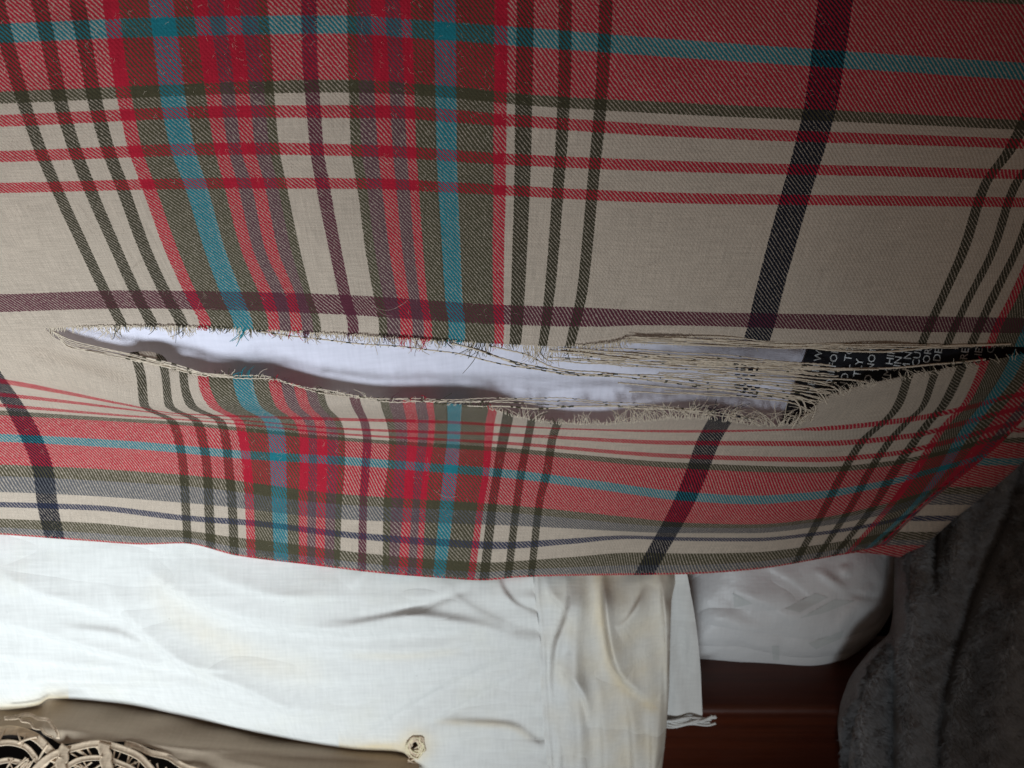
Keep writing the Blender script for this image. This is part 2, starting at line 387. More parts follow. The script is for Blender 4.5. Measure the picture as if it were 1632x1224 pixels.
UP_EDGE = [(-1100, 530), (0, 526), (70, 523), (200, 521), (330, 523), (400, 526), (470, 530), (544, 534), (620, 539), (700, 544), (800, 548), (900, 552), (960, 549), (1020, 540), (1100, 538), (1200, 542), (1290, 547), (1400, 551), (1520, 552), (1632, 553), (1700, 556), (2400, 575)]
LO_EDGE = [(-1100, 531), (0, 527), (70, 524), (85, 537), (110, 548), (150, 559), (196, 568), (210, 561), (235, 560), (258, 566), (276, 585), (300, 590), (330, 597), (370, 598), (410, 600), (450, 609), (500, 621), (544, 629), (600, 636), (700, 642), (770, 648), (830, 664), (900, 674), (960, 675), (1000, 672), (1060, 667), (1120, 665), (1180, 673), (1230, 677), (1270, 676), (1292, 655), (1310, 636), (1345, 622), (1400, 608), (1500, 588), (1600, 570), (1660, 560), (1700, 557), (2400, 576)]
YL = {
 -1150: [(-1100, -440), (0, -470), (800, -470), (1632, -420), (2400, -380)],
 -620: [(-1100, -40), (0, -62), (400, -75), (800, -60), (1200, -22), (1632, 3), (2400, 40)],
 -512: [(-1100, 80), (-200, 58), (0, 50), (250, 40), (400, 37), (533, 36), (700, 46), (850, 57), (1088, 75), (1280, 88), (1632, 111), (2400, 150)],
 -420: [(-1100, 190), (0, 150), (250, 140), (400, 134), (533, 131), (700, 140), (850, 155), (1088, 168), (1300, 178), (1632, 195), (2400, 235)],
 -374: [(-1100, 225), (0, 190), (400, 175), (600, 175), (800, 188), (1088, 207), (1632, 227), (2400, 260)],
 -312: [(-1100, 270), (0, 246), (400, 233), (600, 237), (800, 250), (1088, 262), (1632, 275), (2400, 300)],
 -250: [(-1100, 315), (0, 295), (400, 287), (600, 288), (700, 293), (1088, 311), (1632, 318), (2400, 335)],
 0: [(-1100, 490), (-200, 482), (0, 480), (200, 474), (400, 477), (544, 482), (800, 498), (1088, 506), (1400, 513), (1632, 517), (2400, 530)],
 55: UP_EDGE, 60: LO_EDGE,
 250: [(-1100, 560), (-200, 585), (0, 607), (100, 625), (200, 645), (280, 659), (400, 664), (544, 668), (700, 672), (900, 683), (1088, 687), (1300, 683), (1450, 668), (1540, 650), (1632, 628), (2400, 600)],
 312: [(-1100, 590), (-200, 610), (0, 628), (150, 645), (250, 658), (300, 664), (400, 671), (544, 683), (800, 692), (1088, 705), (1300, 706), (1450, 694), (1540, 672), (1632, 650), (2400, 620)],
 374: [(-1100, 612), (-200, 630), (0, 645), (200, 662), (300, 669), (400, 677), (544, 691), (800, 705), (1088, 726), (1300, 731), (1420, 722), (1500, 705), (1632, 672), (2400, 640)],
 420: [(-1100, 630), (-200, 645), (0, 657), (200, 669), (300, 675), (400, 685), (544, 699), (800, 716), (1088, 741), (1300, 748), (1420, 738), (1500, 722), (1632, 690), (2400, 660)],
 512: [(-1100, 675), (-200, 690), (0, 697), (200, 708), (400, 725), (544, 733), (700, 745), (800, 753), (950, 772), (1088, 790), (1200, 796), (1280, 791), (1400, 772), (1500, 746), (1632, 715), (2400, 690)],
 620: [(-1100, 720), (-200, 735), (0, 739), (300, 756), (544, 786), (800, 803), (1000, 823), (1088, 832), (1200, 835), (1300, 826), (1400, 805), (1500, 775), (1632, 740), (2400, 720)],
 690: [(-1100, 760), (0, 780), (300, 797), (544, 823), (800, 832), (1088, 848), (1200, 848), (1300, 838), (1400, 820), (1632, 755), (2400, 740)],
 755: [(-1100, 785), (0, 803), (150, 808), (300, 825), (400, 832), (544, 850), (700, 863), (800, 868), (900, 862), (1000, 855), (1088, 858), (1200, 859), (1300, 850), (1400, 834), (1632, 770), (2400, 760)],
 880: [(-1100, 825), (-200, 842), (0, 852), (150, 863), (230, 868), (290, 866), (380, 886), (500, 901), (600, 913), (700, 921), (770, 925), (830, 920), (900, 918), (1100, 915), (1200, 908), (1300, 892), (1400, 871), (1450, 858), (1632, 790), (2400, 780)]}
VK = sorted(YL)
def ytable(keys, vs):
    d = np.stack([curve1(YL[v])(XF) for v in keys]); return pchip(keys, d, vs)
VU = [v for v in VK if v <= 55]; VD = [v for v in VK if v >= 60]

DX = [-500, -100, 300, 600, 900, 1200, 1500, 1650, 2000]
DY = [-400, -150, 0, 150, 290, 400, 480, 530, 600, 640, 655, 670, 700, 750, 800, 860, 930]
DT = np.array([
 [1.25, 1.22, 1.22, 1.24, 1.28, 1.33, 1.40, 1.44, 1.50, 1.53, 1.55, 1.57, 1.60, 1.67, 1.74, 1.82, 1.90],
 [0.99, 1.00, 1.03, 1.06, 1.12, 1.19, 1.27, 1.32, 1.38, 1.43, 1.45, 1.47, 1.52, 1.59, 1.66, 1.73, 1.82],
 [0.95, 0.98, 1.00, 1.04, 1.105, 1.18, 1.26, 1.31, 1.36, 1.40, 1.445, 1.51, 1.56, 1.62, 1.68, 1.74, 1.83],
 [0.95, 0.98, 1.00, 1.04, 1.10, 1.18, 1.26, 1.31, 1.36, 1.40, 1.44, 1.495, 1.55, 1.61, 1.67, 1.735, 1.82],
 [0.95, 0.98, 1.00, 1.04, 1.105, 1.18, 1.25, 1.30, 1.36, 1.41, 1.43, 1.46, 1.52, 1.59, 1.66, 1.735, 1.82],
 [0.98, 1.00, 1.02, 1.06, 1.12, 1.19, 1.255, 1.295, 1.36, 1.405, 1.425, 1.45, 1.51, 1.585, 1.66, 1.75, 1.84],
 [1.05, 1.05, 1.06, 1.10, 1.16, 1.23, 1.29, 1.33, 1.39, 1.45, 1.475, 1.50, 1.57, 1.67, 1.78, 1.90, 2.00],
 [1.12, 1.11, 1.12, 1.15, 1.21, 1.28, 1.345, 1.39, 1.46, 1.52, 1.55, 1.58, 1.67, 1.80, 1.92, 2.05, 2.10],
 [1.40, 1.38, 1.36, 1.38, 1.42, 1.48, 1.55, 1.60, 1.70, 1.78, 1.80, 1.85, 1.90, 2.00, 2.10, 2.20, 2.30]])*0.22
DT = DT+(0.22*0.15*np.clip((np.array(DX)-450)/1000, 0, 2)**2)[:, None]*np.clip((1000-np.array(DY))/300, 0, 1)[None, :]
_dd = pchip(DX, DT, XF); _dd = smooth1(pchip(DY, _dd.T, YF).T, 21); _dd = smooth1(_dd.T, 61).T     # [nx, ny]
def bil(tab, xg, yg, x, y):
    fx = np.clip((np.asarray(x, float)-xg[0])/(xg[1]-xg[0]), 0, len(xg)-1.001); fy = np.clip((np.asarray(y, float)-yg[0])/(yg[1]-yg[0]), 0, len(yg)-1.001)
    i = fx.astype(int); j = fy.astype(int); a = fx-i; b = fy-j
    return tab[i, j]*(1-a)*(1-b)+tab[i+1, j]*a*(1-b)+tab[i, j+1]*(1-a)*b+tab[i+1, j+1]*a*b
def dcov(x, y): return bil(_dd, XF, YF, x, y)
def dwr(x, y):
    w = 0.0011*vnoise(x, y, 420, 1)+0.00045*vnoise(x, y*1.6, 150, 2)
    w = w+0.0022*np.exp(-((y-(655+0.02*x))/9)**2)*np.clip((x-120)/150, 0, 1)*np.clip((1000-x)/250, 0, 1)     # crease under the lip
    w = w+0.0011*np.sin((y-0.35*x)/9.0)*np.exp(-((x-150)/120)**2-((y-585)/42)**2)+0.0012*np.sin((y+0.45*x)/11.0)*np.exp(-((x-1330)/150)**2-((y-665)/45)**2)
    low = np.clip((y-640)/120, 0, 1)*np.clip((1500-x)/500, 0, 1)
    return dcov(x, y)+w+low*0.0012*vnoise(x*0.6, y*2.2, 160, 3)

us = np.linspace(-700, 2030, 560)
Xt = X_of(us)                                                  # [nu, ny]
def solve(vs, keys):
    Yt = ytable(keys, vs)                                      # [nv, nx]
    ui = np.arange(len(us))[None, :].repeat(len(vs), 0); vi = np.arange(len(vs))[:, None].repeat(len(us), 1)
    y = np.full(ui.shape, 500.0)+0*vi
    y = Yt[vi, np.clip(((us[None, :]*0.7+150-XF[0])/2).astype(int), 0, len(XF)-1).repeat(len(vs), 0)]
    for _ in range(25):
        x = bil(Xt, np.arange(len(us), dtype=float), YF, ui, y)
        y = 0.5*y+0.5*bil(Yt, np.arange(len(vs), dtype=float), XF, vi, x)
    return x, y
vsU = np.concatenate([np.linspace(-1150, -620, 40)[:-1], np.linspace(-620, 55, 170)])
vsD = np.concatenate([np.linspace(60, 250, 40)[:-1], np.linspace(250, 420, 50)[:-1], np.linspace(420, 880, 100)])
xU, yU = solve(vsU, VU); xD, yD = solve(vsD, VD)
dU = dwr(xU, yU); dD = dwr(xD, yD)
# lips of the tear: frayed unevenly, the lower lip rolls in slightly
tear = np.clip((xD-90)/60, 0, 1)*np.clip((1620-xD)/60, 0, 1)
roll = np.exp(-np.clip(yD-yD[0:1], 0, 99)/9.0)*tear
dD = dD+roll*0.0022
tearU = np.clip((xU-90)/60, 0, 1)*np.clip((1620-xU)/60, 0, 1)
dU = dU+np.exp(-np.clip(yU[-1:]-yU, 0, 99)/8.0)*tearU*0.0003
base_pt = Pv(760, 915, 0.40)
cushion = thing('plaid_cushion', 'red, cream and teal plaid cushion with a long frayed horizontal tear', 'cushion', base_pt)
nU, nD, nc = len(vsU), len(vsD), len(us)
verts = np.concatenate([Pv(xU, yU, dU).reshape(-1, 3), Pv(xD, yD, dD).reshape(-1, 3)])
fU = gridfaces(nU, nc); fD = gridfaces(nD, nc, nU*nc)
# bridge where the cloth is whole (left and right of the tear)
br = []
for j in range(nc-1):
    if xU[-1, j+1] < 74 or xU[-1, j] > 1690:
        a = (nU-1)*nc+j; b_ = nU*nc+j; br.append([a, b_, b_+1, a+1])
uvU = np.stack([np.broadcast_to(us, xU.shape), np.broadcast_to(vsU[:, None], xU.shape)], -1)/1000
uvD = np.stack([np.broadcast_to(us, xD.shape), np.broadcast_to(vsD[:, None], xD.shape)], -1)/1000
def weave(q):
    q = q.copy(); xs_ = [0.0, 0.06, 0.25, 0.42, 1.2]; k = np.clip((q[..., 0]-0.2)/1.0, 0, 1); k = k*k*(3-2*k)
    q[..., 1] = (1-k)*np.interp(q[..., 1], xs_, [0.0, 0.06, 0.16, 0.235, 0.60])+k*np.interp(q[..., 1], xs_, [0.0, 0.06, 0.21, 0.34, 0.98]); return q
faces = np.concatenate([fU, fD, np.array(br)])
front = mesh_obj('front_panel', verts, faces, M_PLAID, cushion, uv=np.concatenate([uvU.reshape(-1, 2), uvD.reshape(-1, 2)]),
    uv2=np.concatenate([uvU.reshape(-1, 2), weave(uvD).reshape(-1, 2)]))

# back panel: closes the cushion behind, shows as a sliver beyond the seam at lower right
loop = []
for j in range(0, nc, 2): loop.append((xD[-1, j], yD[-1, j], dD[-1, j]))           # bottom, left to right
for i in range(nD-2, -1, -2): loop.append((xD[i, -1], yD[i, -1], dD[i, -1]))        # right, upwards
for i in range(nU-1, -1, -2): loop.append((xU[i, -1], yU[i, -1], dU[i, -1]))
for j in range(nc-2, -1, -3): loop.append((xU[0, j], yU[0, j], dU[0, j]))           # top
for i in range(0, nU, 3): loop.append((xU[i, 0], yU[i, 0], dU[i, 0]))               # left
for i in range(0, nD-1, 3): loop.append((xD[i, 0], yD[i, 0], dD[i, 0]))
loop = np.array(loop); nl = len(loop)
Lp = Pv(loop[:, 0], loop[:, 1], loop[:, 2])
wr = np.clip((loop[:, 0]-1330)/110, 0, 1)*np.clip((loop[:, 1]-560)/80, 0, 1)         # where the sliver shows
wr = wr*(1-0.0*wr)
cen = np.array([0.02, 0.40, 0.82])
rows = [Lp]; uvs = [np.stack([1090+(loop[:, 0]-1400)*0.5, 512+(loop[:, 1]-735)*2.7], 1)]
out = np.stack([0.70*np.ones(nl), 0.72*np.ones(nl)], 1)
for k, (s_, dep, inn) in enumerate([(6, 0.0015, 0), (20, 0.004, 0), (34, 0.009, 0), (42, 0.016, 0), (46, 0.026, 0), (40, 0.045, 0.05), (30, 0.07, 0.15), (0, 0.10, 0.4), (0, 0.13, 0.8)]):
    px = loop[:, 0]+out[:, 0]*s_*wr; py = loop[:, 1]+out[:, 1]*s_*wr+(1-wr)*(-4*k*(loop[:, 1] > 700))
    q = Pv(px, py, loop[:, 2]+dep)
    q = q*(1-inn)+(cen+np.array([0, dep*0.3, 0]))*inn
    rows.append(q); uvs.append(np.stack([1090+(px-1400)*0.5, 512+(py-735)*2.7], 1))
bv = np.concatenate(rows); bf = []
for k in range(len(rows)-1):
    for i in range(nl):
        bf.append([k*nl+i, k*nl+(i+1) % nl, (k+1)*nl+(i+1) % nl, (k+1)*nl+i])
bf.append([(len(rows)-1)*nl+i for i in range(nl)])
mesh_obj('back_panel', bv, bf, M_PLAID, cushion, uv=np.concatenate(uvs)/1000, uv2=np.concatenate(uvs)*np.array([1, 0.75])/1000)

# puckered stitching along the lower right seam
st = Tubes()
jr = nc-1
seam = [(xD[i, jr], yD[i, jr]) for i in range(nD) if xD[i, jr] < 1660 and yD[i, jr] < 880]
seam = np.array(seam); sl = np.concatenate([[0], np.cumsum(np.hypot(*np.diff(seam, axis=0).T))])
for k, s0 in enumerate(np.arange(2, sl[-1]-9, 13)):
    a = np.array([np.interp(s0+t*7, sl, seam[:, c]) for t in np.linspace(0, 1, 4) for c in (0, 1)]).reshape(-1, 2)
    a[:, 0] -= 6; a[:, 1] -= 2
    dd = dcov(a[:, 0], a[:, 1])-0.0008+0.0012*np.array([1, 0, 0, 1])
    st.add(Pv(a[:, 0], a[:, 1], dd), 0.00035, 2)
st.build('seam_stitching', THREADS, cushion)['kind'] = 'stuff'

# ------------------------------------------------------------------ cushion insert inside the cover
gx = np.linspace(-380, 1980, 240); gy = np.linspace(-330, 850, 150)
GX, GY = np.meshgrid(gx, gy)
GX = -130+(GX+380)/(1980+380)*(pchip(YK, XL[2030], GY.ravel()).reshape(GY.shape)-75+130)
GY = np.where(GY > 600, 600+(GY-600)*0.8, GY)
def dins(x, y):
    x = np.asarray(x, float); y = np.asarray(y, float)
    edge_t = np.clip((x-60)/260, 0, 1)
    gap = 0.0024+0.0085*edge_t**0.8+0.0085*np.clip((x-380)/350, 0, 1)
    gap = gap-0.008*np.clip((x-1240)/200, 0, 1)
    yl = curve1(LO_EDGE)(x); 
    e = np.clip((y-(yl-40))/120, 0, 2)
    far = 0.03*np.clip(np.abs(x-800)/1200, 0, 1)**4+0.03*np.clip((y-760)/100, 0, 1)**2+0.02*np.clip((-150-y)/200, 0, 1)
    return dcov(x, y)+gap+far+0.0004*vnoise(x, y, 340, 4)
GD = dins(GX, GY)
insert = thing('cushion_insert', 'white cotton cushion insert showing through the tear in the plaid cover', 'cushion insert', Pv(800, 800, 0.42))
iv = Pv(GX, GY, GD).reshape(-1, 3); fr = gridfaces(len(gy), len(gx)).tolist()
nr_, nc_ = GX.shape
lp = [j for j in range(nc_)]+[i*nc_+nc_-1 for i in range(1, nr_)]+[(nr_-1)*nc_+j for j in range(nc_-2, -1, -1)]+[i*nc_ for i in range(nr_-2, 0, -1)]
ring = iv[lp]; b0 = len(iv); extra = []
ci = np.array([0.02, 0.39, 0.82])
for k, (t, dz) in enumerate(((0.05, 0.02), (0.25, 0.05), (0.7, 0.07))):
    extra.append(ring*(1-t)+ci*t+np.array([0, dz, 0]))
iv2 = np.concatenate([iv]+extra); L = len(lp)
prev = lp
for k in range(3):
    cur = [b0+k*L+i for i in range(L)]
    for i in range(L): fr.append([prev[i], prev[(i+1) % L], cur[(i+1) % L], cur[i]])
    prev = cur
fr.append(prev)
mesh_obj('casing', iv2, fr, M_INSERT, insert)
# black care label with white print
lx = np.linspace(0, 1, 60); ly = np.linspace(0, 1, 24); LX, LY = np.meshgrid(lx, ly)
lpy = 528+LY*170; left = 1291-(lpy-545)*0.36; lpx = left+LX*(1645-left)
ldp = dins(lpx, lpy)-0.0016-0.0012*np.sin(LX*9+1)*0.5
label = mesh_obj('care_label', Pv(lpx, lpy, ldp), gridfaces(24, 60), M_LABEL, insert)
label['label'] = 'black care label with small white sideways print'
LINES = [('H WA', 1297, 594), ('D IEFOR', 1318, 617), ('NO L TO E', 1340, 622), ('JK TLY', 1359, 622), ('D NOT', 1380, 610), ('AM HIN I', 1409, 612), ('. SIN II', 1424, 602), ('M NE A', 1440, 592),
 ('CUL B', 1456, 585), ('ORE', 1473, 580), ('DE II', 1490, 577), ('RE', 1533, 574), ('IE', 1556, 568), ('HE', 1288, 628), ('S', 1306, 642), ('C', 1575, 564)]
for txt, tx, ty in LINES:
    cu = bpy.data.curves.new('label_text', 'FONT'); cu.body = txt; cu.size = 1.0; cu.resolution_u = 2
    to = bpy.data.objects.new('label_text_tmp', cu); C.objects.link(to)
    dg = bpy.context.evaluated_depsgraph_get(); me = to.evaluated_get(dg).to_mesh()
    co = np.array([v.co[:] for v in me.vertices]); fs = [list(p.vertices) for p in me.polygons]
    to.evaluated_get(dg).to_mesh_clear(); bpy.data.objects.remove(to); bpy.data.curves.remove(cu)
    sc = 17.5
    # reading direction: up the picture, leaning a little to the right
    rdx, rdy = 0.17, -0.985; udx, udy = -1.0, -0.12
    px = tx+co[:, 0]*sc*rdx*1.05+co[:, 1]*sc*udx*0.95+8; py = ty+co[:, 0]*sc*rdy*1.0+co[:, 1]*sc*udy*0.9
    dd = dins(px, py)-0.0030
    mesh_obj('label_text', Pv(px, py, dd), fs, M_TEXT, label, smooth=False)

# ------------------------------------------------------------------ frayed edge and loose threads
u_at = lambda x, y: np.interp(x, Xt[:, int(np.clip(y-YF[0], 0, len(YF)-1))], us)
fr_u = Tubes(); yup = curve1(UP_EDGE); ylo = curve1(LO_EDGE)
def frayed(x, y0, ln, lean, cur, sgn, mi, rr):
    t = np.linspace(0, 1, 8); wv = random.uniform(0.4, 1.3); wf = random.uniform(5, 12); ph = random.uniform(0, 6.28)
    px = x+ln*(lean*t+cur*t*t)+wv*np.sin(t*wf+ph)*t; py = y0+sgn*ln*(t-0.25*abs(cur)*t*t)
    dz = dcov(px, py)-0.0004+(0.0022 if sgn > 0 else -0.0028)*t*random.uniform(-0.5, 1.0)
    fr_u.add(Pv(px, py, dz), rr, mi, sides=3, taper=True)
def colour_at(x, y0, keep):
    mi = TIDX.get(warp_at(float(u_at(x, y0))), 0)
    return mi if random.random() < keep else 0
x = 76.0; drift = 0.0
while x < 1600:
    clump = 0.45+0.8*abs(math.sin(x*0.027)+0.6*math.sin(x*0.091+1))
    ln = random.uniform(6, 16)*clump
    if 560 < x < 830: ln = random.uniform(8, 20)*clump
    if 830 <= x < 985: ln = random.uniform(16, 36)*(0.6+0.4*clump)
    if x > 1030: ln = random.uniform(4, 14)*clump
    if x > 1240: ln = random.uniform(2, 6)
    if random.random() < 0.03: ln *= 1.8
    drift = 0.85*drift+random.gauss(0, 0.12)
    y0 = float(yup(x))-random.uniform(1.0, 4.0)
    frayed(x, y0, ln, drift+random.gauss(0.04, 0.14), random.gauss(0, 0.35), 1, colour_at(x, y0, 0.42), random.uniform(0.00015, 0.00027))
    x += random.uniform(0.7, 1.9) if x < 1030 else random.uniform(1.6, 3.6)
x = 340.0; drift = 0.0
while x < 1292:
    clump = 0.4+0.85*abs(math.sin(x*0.033+2)+0.6*math.sin(x*0.11))
    y0 = float(ylo(x))+random.uniform(0, 4)
    if x < 760: ln = random.uniform(3, 9)*clump if random.random() < 0.9 else random.uniform(9, 20)
    elif x < 980: ln = random.uniform(5, 17)*clump
    elif x < 1110: ln = random.uniform(14, 30)*(0.6+0.4*clump)
    else: ln = random.uniform(10, 34)*(0.4+0.6*clump)
    drift = 0.85*drift+random.gauss(0, 0.16)
    lean = drift+(random.gauss(0.1, 0.3) if x < 980 else random.gauss(0.1 if x > 1080 else -0.2, 0.3)); cur = random.gauss(0, 0.5 if x < 1090 else 1.0)
    frayed(x, y0, ln, lean, cur, -1, colour_at(x, y0, 0.6), random.uniform(0.00016, 0.00030))
    x += random.uniform(2.2, 6) if x < 760 else random.uniform(0.9, 2.2)
for k in range(150):          # ragged right end of the tear
    x = random.uniform(1270, 1630); y0 = float(ylo(x))+random.uniform(0, 8)
    ln = random.uniform(5, 15); an = random.gauss(-2.3, 0.35); t = np.linspace(0, 1, 5); cur = random.gauss(0, 0.3)
    px = x+ln*(math.cos(an)*t+cur*t*t); py = y0+ln*math.sin(an)*t
    c = warp_at(float(u_at(x, y0))); mi = TIDX.get(c, 0) if random.random() < 0.6 else 0
    fr_u.add(Pv(px, py, dcov(px, py)-0.001-0.001*t), 0.00022, mi, sides=3, taper=True)
fr_u.build('frayed_fringe', THREADS, cushion)['kind'] = 'stuff'

BANDS_X = [(1168, 1207), (812, 832), (852, 872), (893, 914)]
def long_thread(pts, r=0.00028, dashes=True, dz=0.0, dark=0.0, wob=1.2, left_dash=False, main=0):
    a = np.array(pts, float); s = np.concatenate([[0], np.cumsum(np.hypot(*np.diff(a, axis=0).T))])
    n = max(8, int(s[-1]/4)); q = np.linspace(0, s[-1], n)
    px = pchip(s, a[:, 0], q); py = pchip(s, a[:, 1], q)
    f = random.uniform(0.04, 0.09); ph = random.uniform(0, 6.28)
    py = py+wob*np.sin(q*f+ph)*0.7+wob*0.35*np.sin(q*0.55+ph)
    dd = dcov(px, py)-0.0008+dz+0.0006*np.sin(q*f*0.7+ph)
    mi = np.full(n, main)
    per = random.choice([2, 3]); dash_here = dashes and random.random() < 0.3
    for i in range(n):
        if dash_here:
            for b0_, b1_ in BANDS_X:
                if b0_ < px[i] < b1_ and (i+per) % 3 != 0: mi[i] = 5 if b0_ > 1100 else 1
        if dark and (i//2) % 3 == 0 and random.random() < dark: mi[i] = 1
    r = r*1.12; tb = Tubes(); tb.add(Pv(px, py, dd), r, mi, sides=5)
    o = tb.build('loose_thread', THREADS, cushion); return o

R = random.uniform
# bundle along the lower left lip
for k in range(5):
    o_ = k*3.0
    long_thread([(84+k*3, 529+o_*1.0), (110, 541+o_), (160, 553+o_*0.9), (210, 565+o_*0.7), (262, 579+o_*0.4), (318, 593+o_*0.3), (372, 599+o_*0.2)], r=R(.00014, .00022), dark=0.0, wob=0.9)
for k in range(3):
    long_thread([(200, 563+k*4), (236, 571+k*4), (275, 580+k*4), (330, 596+k*2)], r=.00025, dark=0.7, wob=1.0)
# lower lip, middle
for k, (a, b_) in enumerate([(1, 0), (4, 4)]):
    long_thread([(336, 597+a), (420, 599+a), (470, 611+a), (540, 627+a), (640, 636+b_), (740, 636+b_), (850, 634+b_), (980, 641+b_), (1090, 651+b_), (1180, 664+b_)], r=R(.00015, .00022), dark=0.45 if k < 1 else 0.15, wob=1.6)
long_thread([(745, 646), (800, 648), (870, 651), (930, 647), (1050, 652), (1130, 656), (1200, 668)], r=.00034, wob=1.0)
long_thread([(500, 619), (600, 634), (700, 640), (800, 640), (860, 645), (990, 649), (1110, 652)], r=.0002, dark=0.3)
# pair crossing the gap from the upper lip
long_thread([(408, 528), (470, 536), (544, 545), (640, 553), (720, 562), (780, 576), (860, 590), (915, 597), (1010, 603), (1120, 618), (1290, 640)], r=.00024, dark=0.75, dashes=False, wob=0.8)
long_thread([(716, 547), (760, 556), (800, 572), (850, 583), (915, 595), (1000, 598), (1100, 607), (1240, 622), (1310, 634)], r=.00030, dark=0.5)
long_thread([(728, 549), (790, 568), (850, 588), (910, 597), (990, 601), (1100, 612), (1230, 628), (1300, 640)], r=.00028, dark=0.5)
long_thread([(780, 552), (830, 562), (880, 585), (930, 592), (1060, 600), (1200, 612), (1330, 622)], r=.00028, dark=0.2)
long_thread([(985, 609), (1050, 617), (1110, 620), (1200, 626), (1270, 632), (1300, 650), (1292, 672)], r=.0003)
# veil of weft threads on the right
for k in range(22):
    y0 = 553+R(0, 24); x0 = 872+R(0, 110); y1 = y0+R(14, 34); x1 = R(1270, 1350)
    long_thread([(x0, y0), ((x0+x1)/2, y0+(y1-y0)*R(.35, .6)), (x1, y1)], r=R(.00016, .00027), wob=R(0.6, 1.8), dark=0.06)
for k in range(16):
    y0 = R(536, 546); x0 = R(985, 1100); x1 = R(1330, 1560); y1 = 549+(x1-1290)*0.012+R(-3, 5)
    long_thread([(x0, y0), (x0+100, y0+R(1, 8)), (1280, y1-R(0, 3)), (x1, y1)], r=R(.00016, .00024), wob=0.7)
for k in range(9):
    y0 = 598+R(0, 34); x0 = R(1000, 1120); y1 = y0+R(4, 14)
    long_thread([(x0, y0-6), (1180, y0+2), (1262, y1), (R(1295, 1335), y1+R(6, 16))], r=R(.00018, .00028), wob=1.0)
# threads lying across the label
long_thread([(1278, 553), (1330, 558), (1400, 561), (1470, 555), (1540, 550), (1610, 549)], r=.00042, wob=0.6)
long_thread([(1100, 575), (1236, 580), (1300, 586), (1370, 588), (1440, 585), (1500, 580), (1570, 573)], r=.00040, wob=0.6)
long_thread([(1110, 582), (1240, 585), (1310, 589), (1400, 589)], r=.00034, wob=0.6)
long_thread([(1130, 590), (1250, 596), (1310, 603), (1360, 606), (1395, 612)], r=.00034, wob=0.6)
long_thread([(1120, 600), (1250, 602), (1300, 608), (1330, 618), (1345, 630)], r=.00034, wob=0.6)
long_thread([(1120, 606), (1250, 612), (1290, 616), (1310, 630), (1318, 644)], r=.00034, wob=0.6)
long_thread([(1130, 614), (1240, 626), (1275, 634), (1284, 652), (1276, 674)], r=.00034, wob=0.6)
long_thread([(1130, 620), (1230, 630), (1266, 637), (1276, 654), (1262, 682)], r=.00034, wob=0.6)
# brushed surface fuzz: tiny fibres standing off the cloth and along its lower edge
NF = 5500
fx_ = rng.uniform(-20, 1600, NF); fy_ = np.where(rng.uniform(0, 1, NF) < 0.8, rng.uniform(-10, 900, NF), 0)
cb = curve1(YL[880]); sel = fy_ == 0; fy_ = np.where(sel, cb(fx_)-rng.uniform(0, 6, NF), fy_)
ok = (fy_ < cb(fx_)) & ~((fy_ > yup(fx_)-2) & (fy_ < ylo(fx_)+3)) & (fx_ < pchip(YK, XL[2030], fy_)-8)
fx_ = fx_[ok]; fy_ = fy_[ok]; n_ = len(fx_); ang = rng.uniform(0, 6.28, n_); fl = rng.uniform(3, 11, n_); bow = rng.normal(0, 2.5, n_)
b0_ = Pv(fx_, fy_, dwr(fx_, fy_)-0.0001); mxp = fx_+np.cos(ang)*fl*0.5-np.sin(ang)*bow; myp = fy_+np.sin(ang)*fl*0.5+np.cos(ang)*bow
m0_ = Pv(mxp, myp, dwr(mxp, myp)-rng.uniform(0.0004, 0.0010, n_)); ex_ = fx_+np.cos(ang)*fl; ey_ = fy_+np.sin(ang)*fl; e0_ = Pv(ex_, ey_, dwr(ex_, ey_)-rng.uniform(0.0002, 0.0012, n_))
off = np.stack([np.sin(ang), 0*ang, np.cos(ang)], 1)*0.00002
fv = np.stack([b0_-off, b0_+off, m0_+off, m0_-off, e0_], 1).reshape(-1, 3); k5 = np.arange(n_)[:, None]*5
ff = (k5+np.array([[0, 1, 2, 3]])).tolist()+(k5+np.array([[3, 2, 4]])).tolist()
mesh_obj('surface_fuzz', fv, ff, M_BEIGE, cushion, smooth=False)['kind'] = 'stuff'
# fine lint hairs caught on the cloth
ht = Tubes()
for (x0, y0, x1, y1, cy) in [(585, 483, 650, 478, 14), (600, 492, 625, 503, 4), (860, 700, 905, 712, -10), (395, 150, 430, 168, 5), (120, 330, 150, 372, 8), (1010, 430, 1052, 418, 9), (210, 430, 240, 424, -7), (470, 66, 492, 50, 3), (690, 780, 730, 790, 7), (1080, 600, 1120, 612, 6)]:
    t = np.linspace(0, 1, 12); px = x0+(x1-x0)*t; py = y0+(y1-y0)*t+cy*np.sin(t*3.1)
    ht.add(Pv(px, py, dcov(px, py)-0.0014-0.0015*np.sin(t*3.1)), 0.00006, 0, sides=3)
ht.build('lint_hairs', THREADS, cushion)['kind'] = 'stuff'

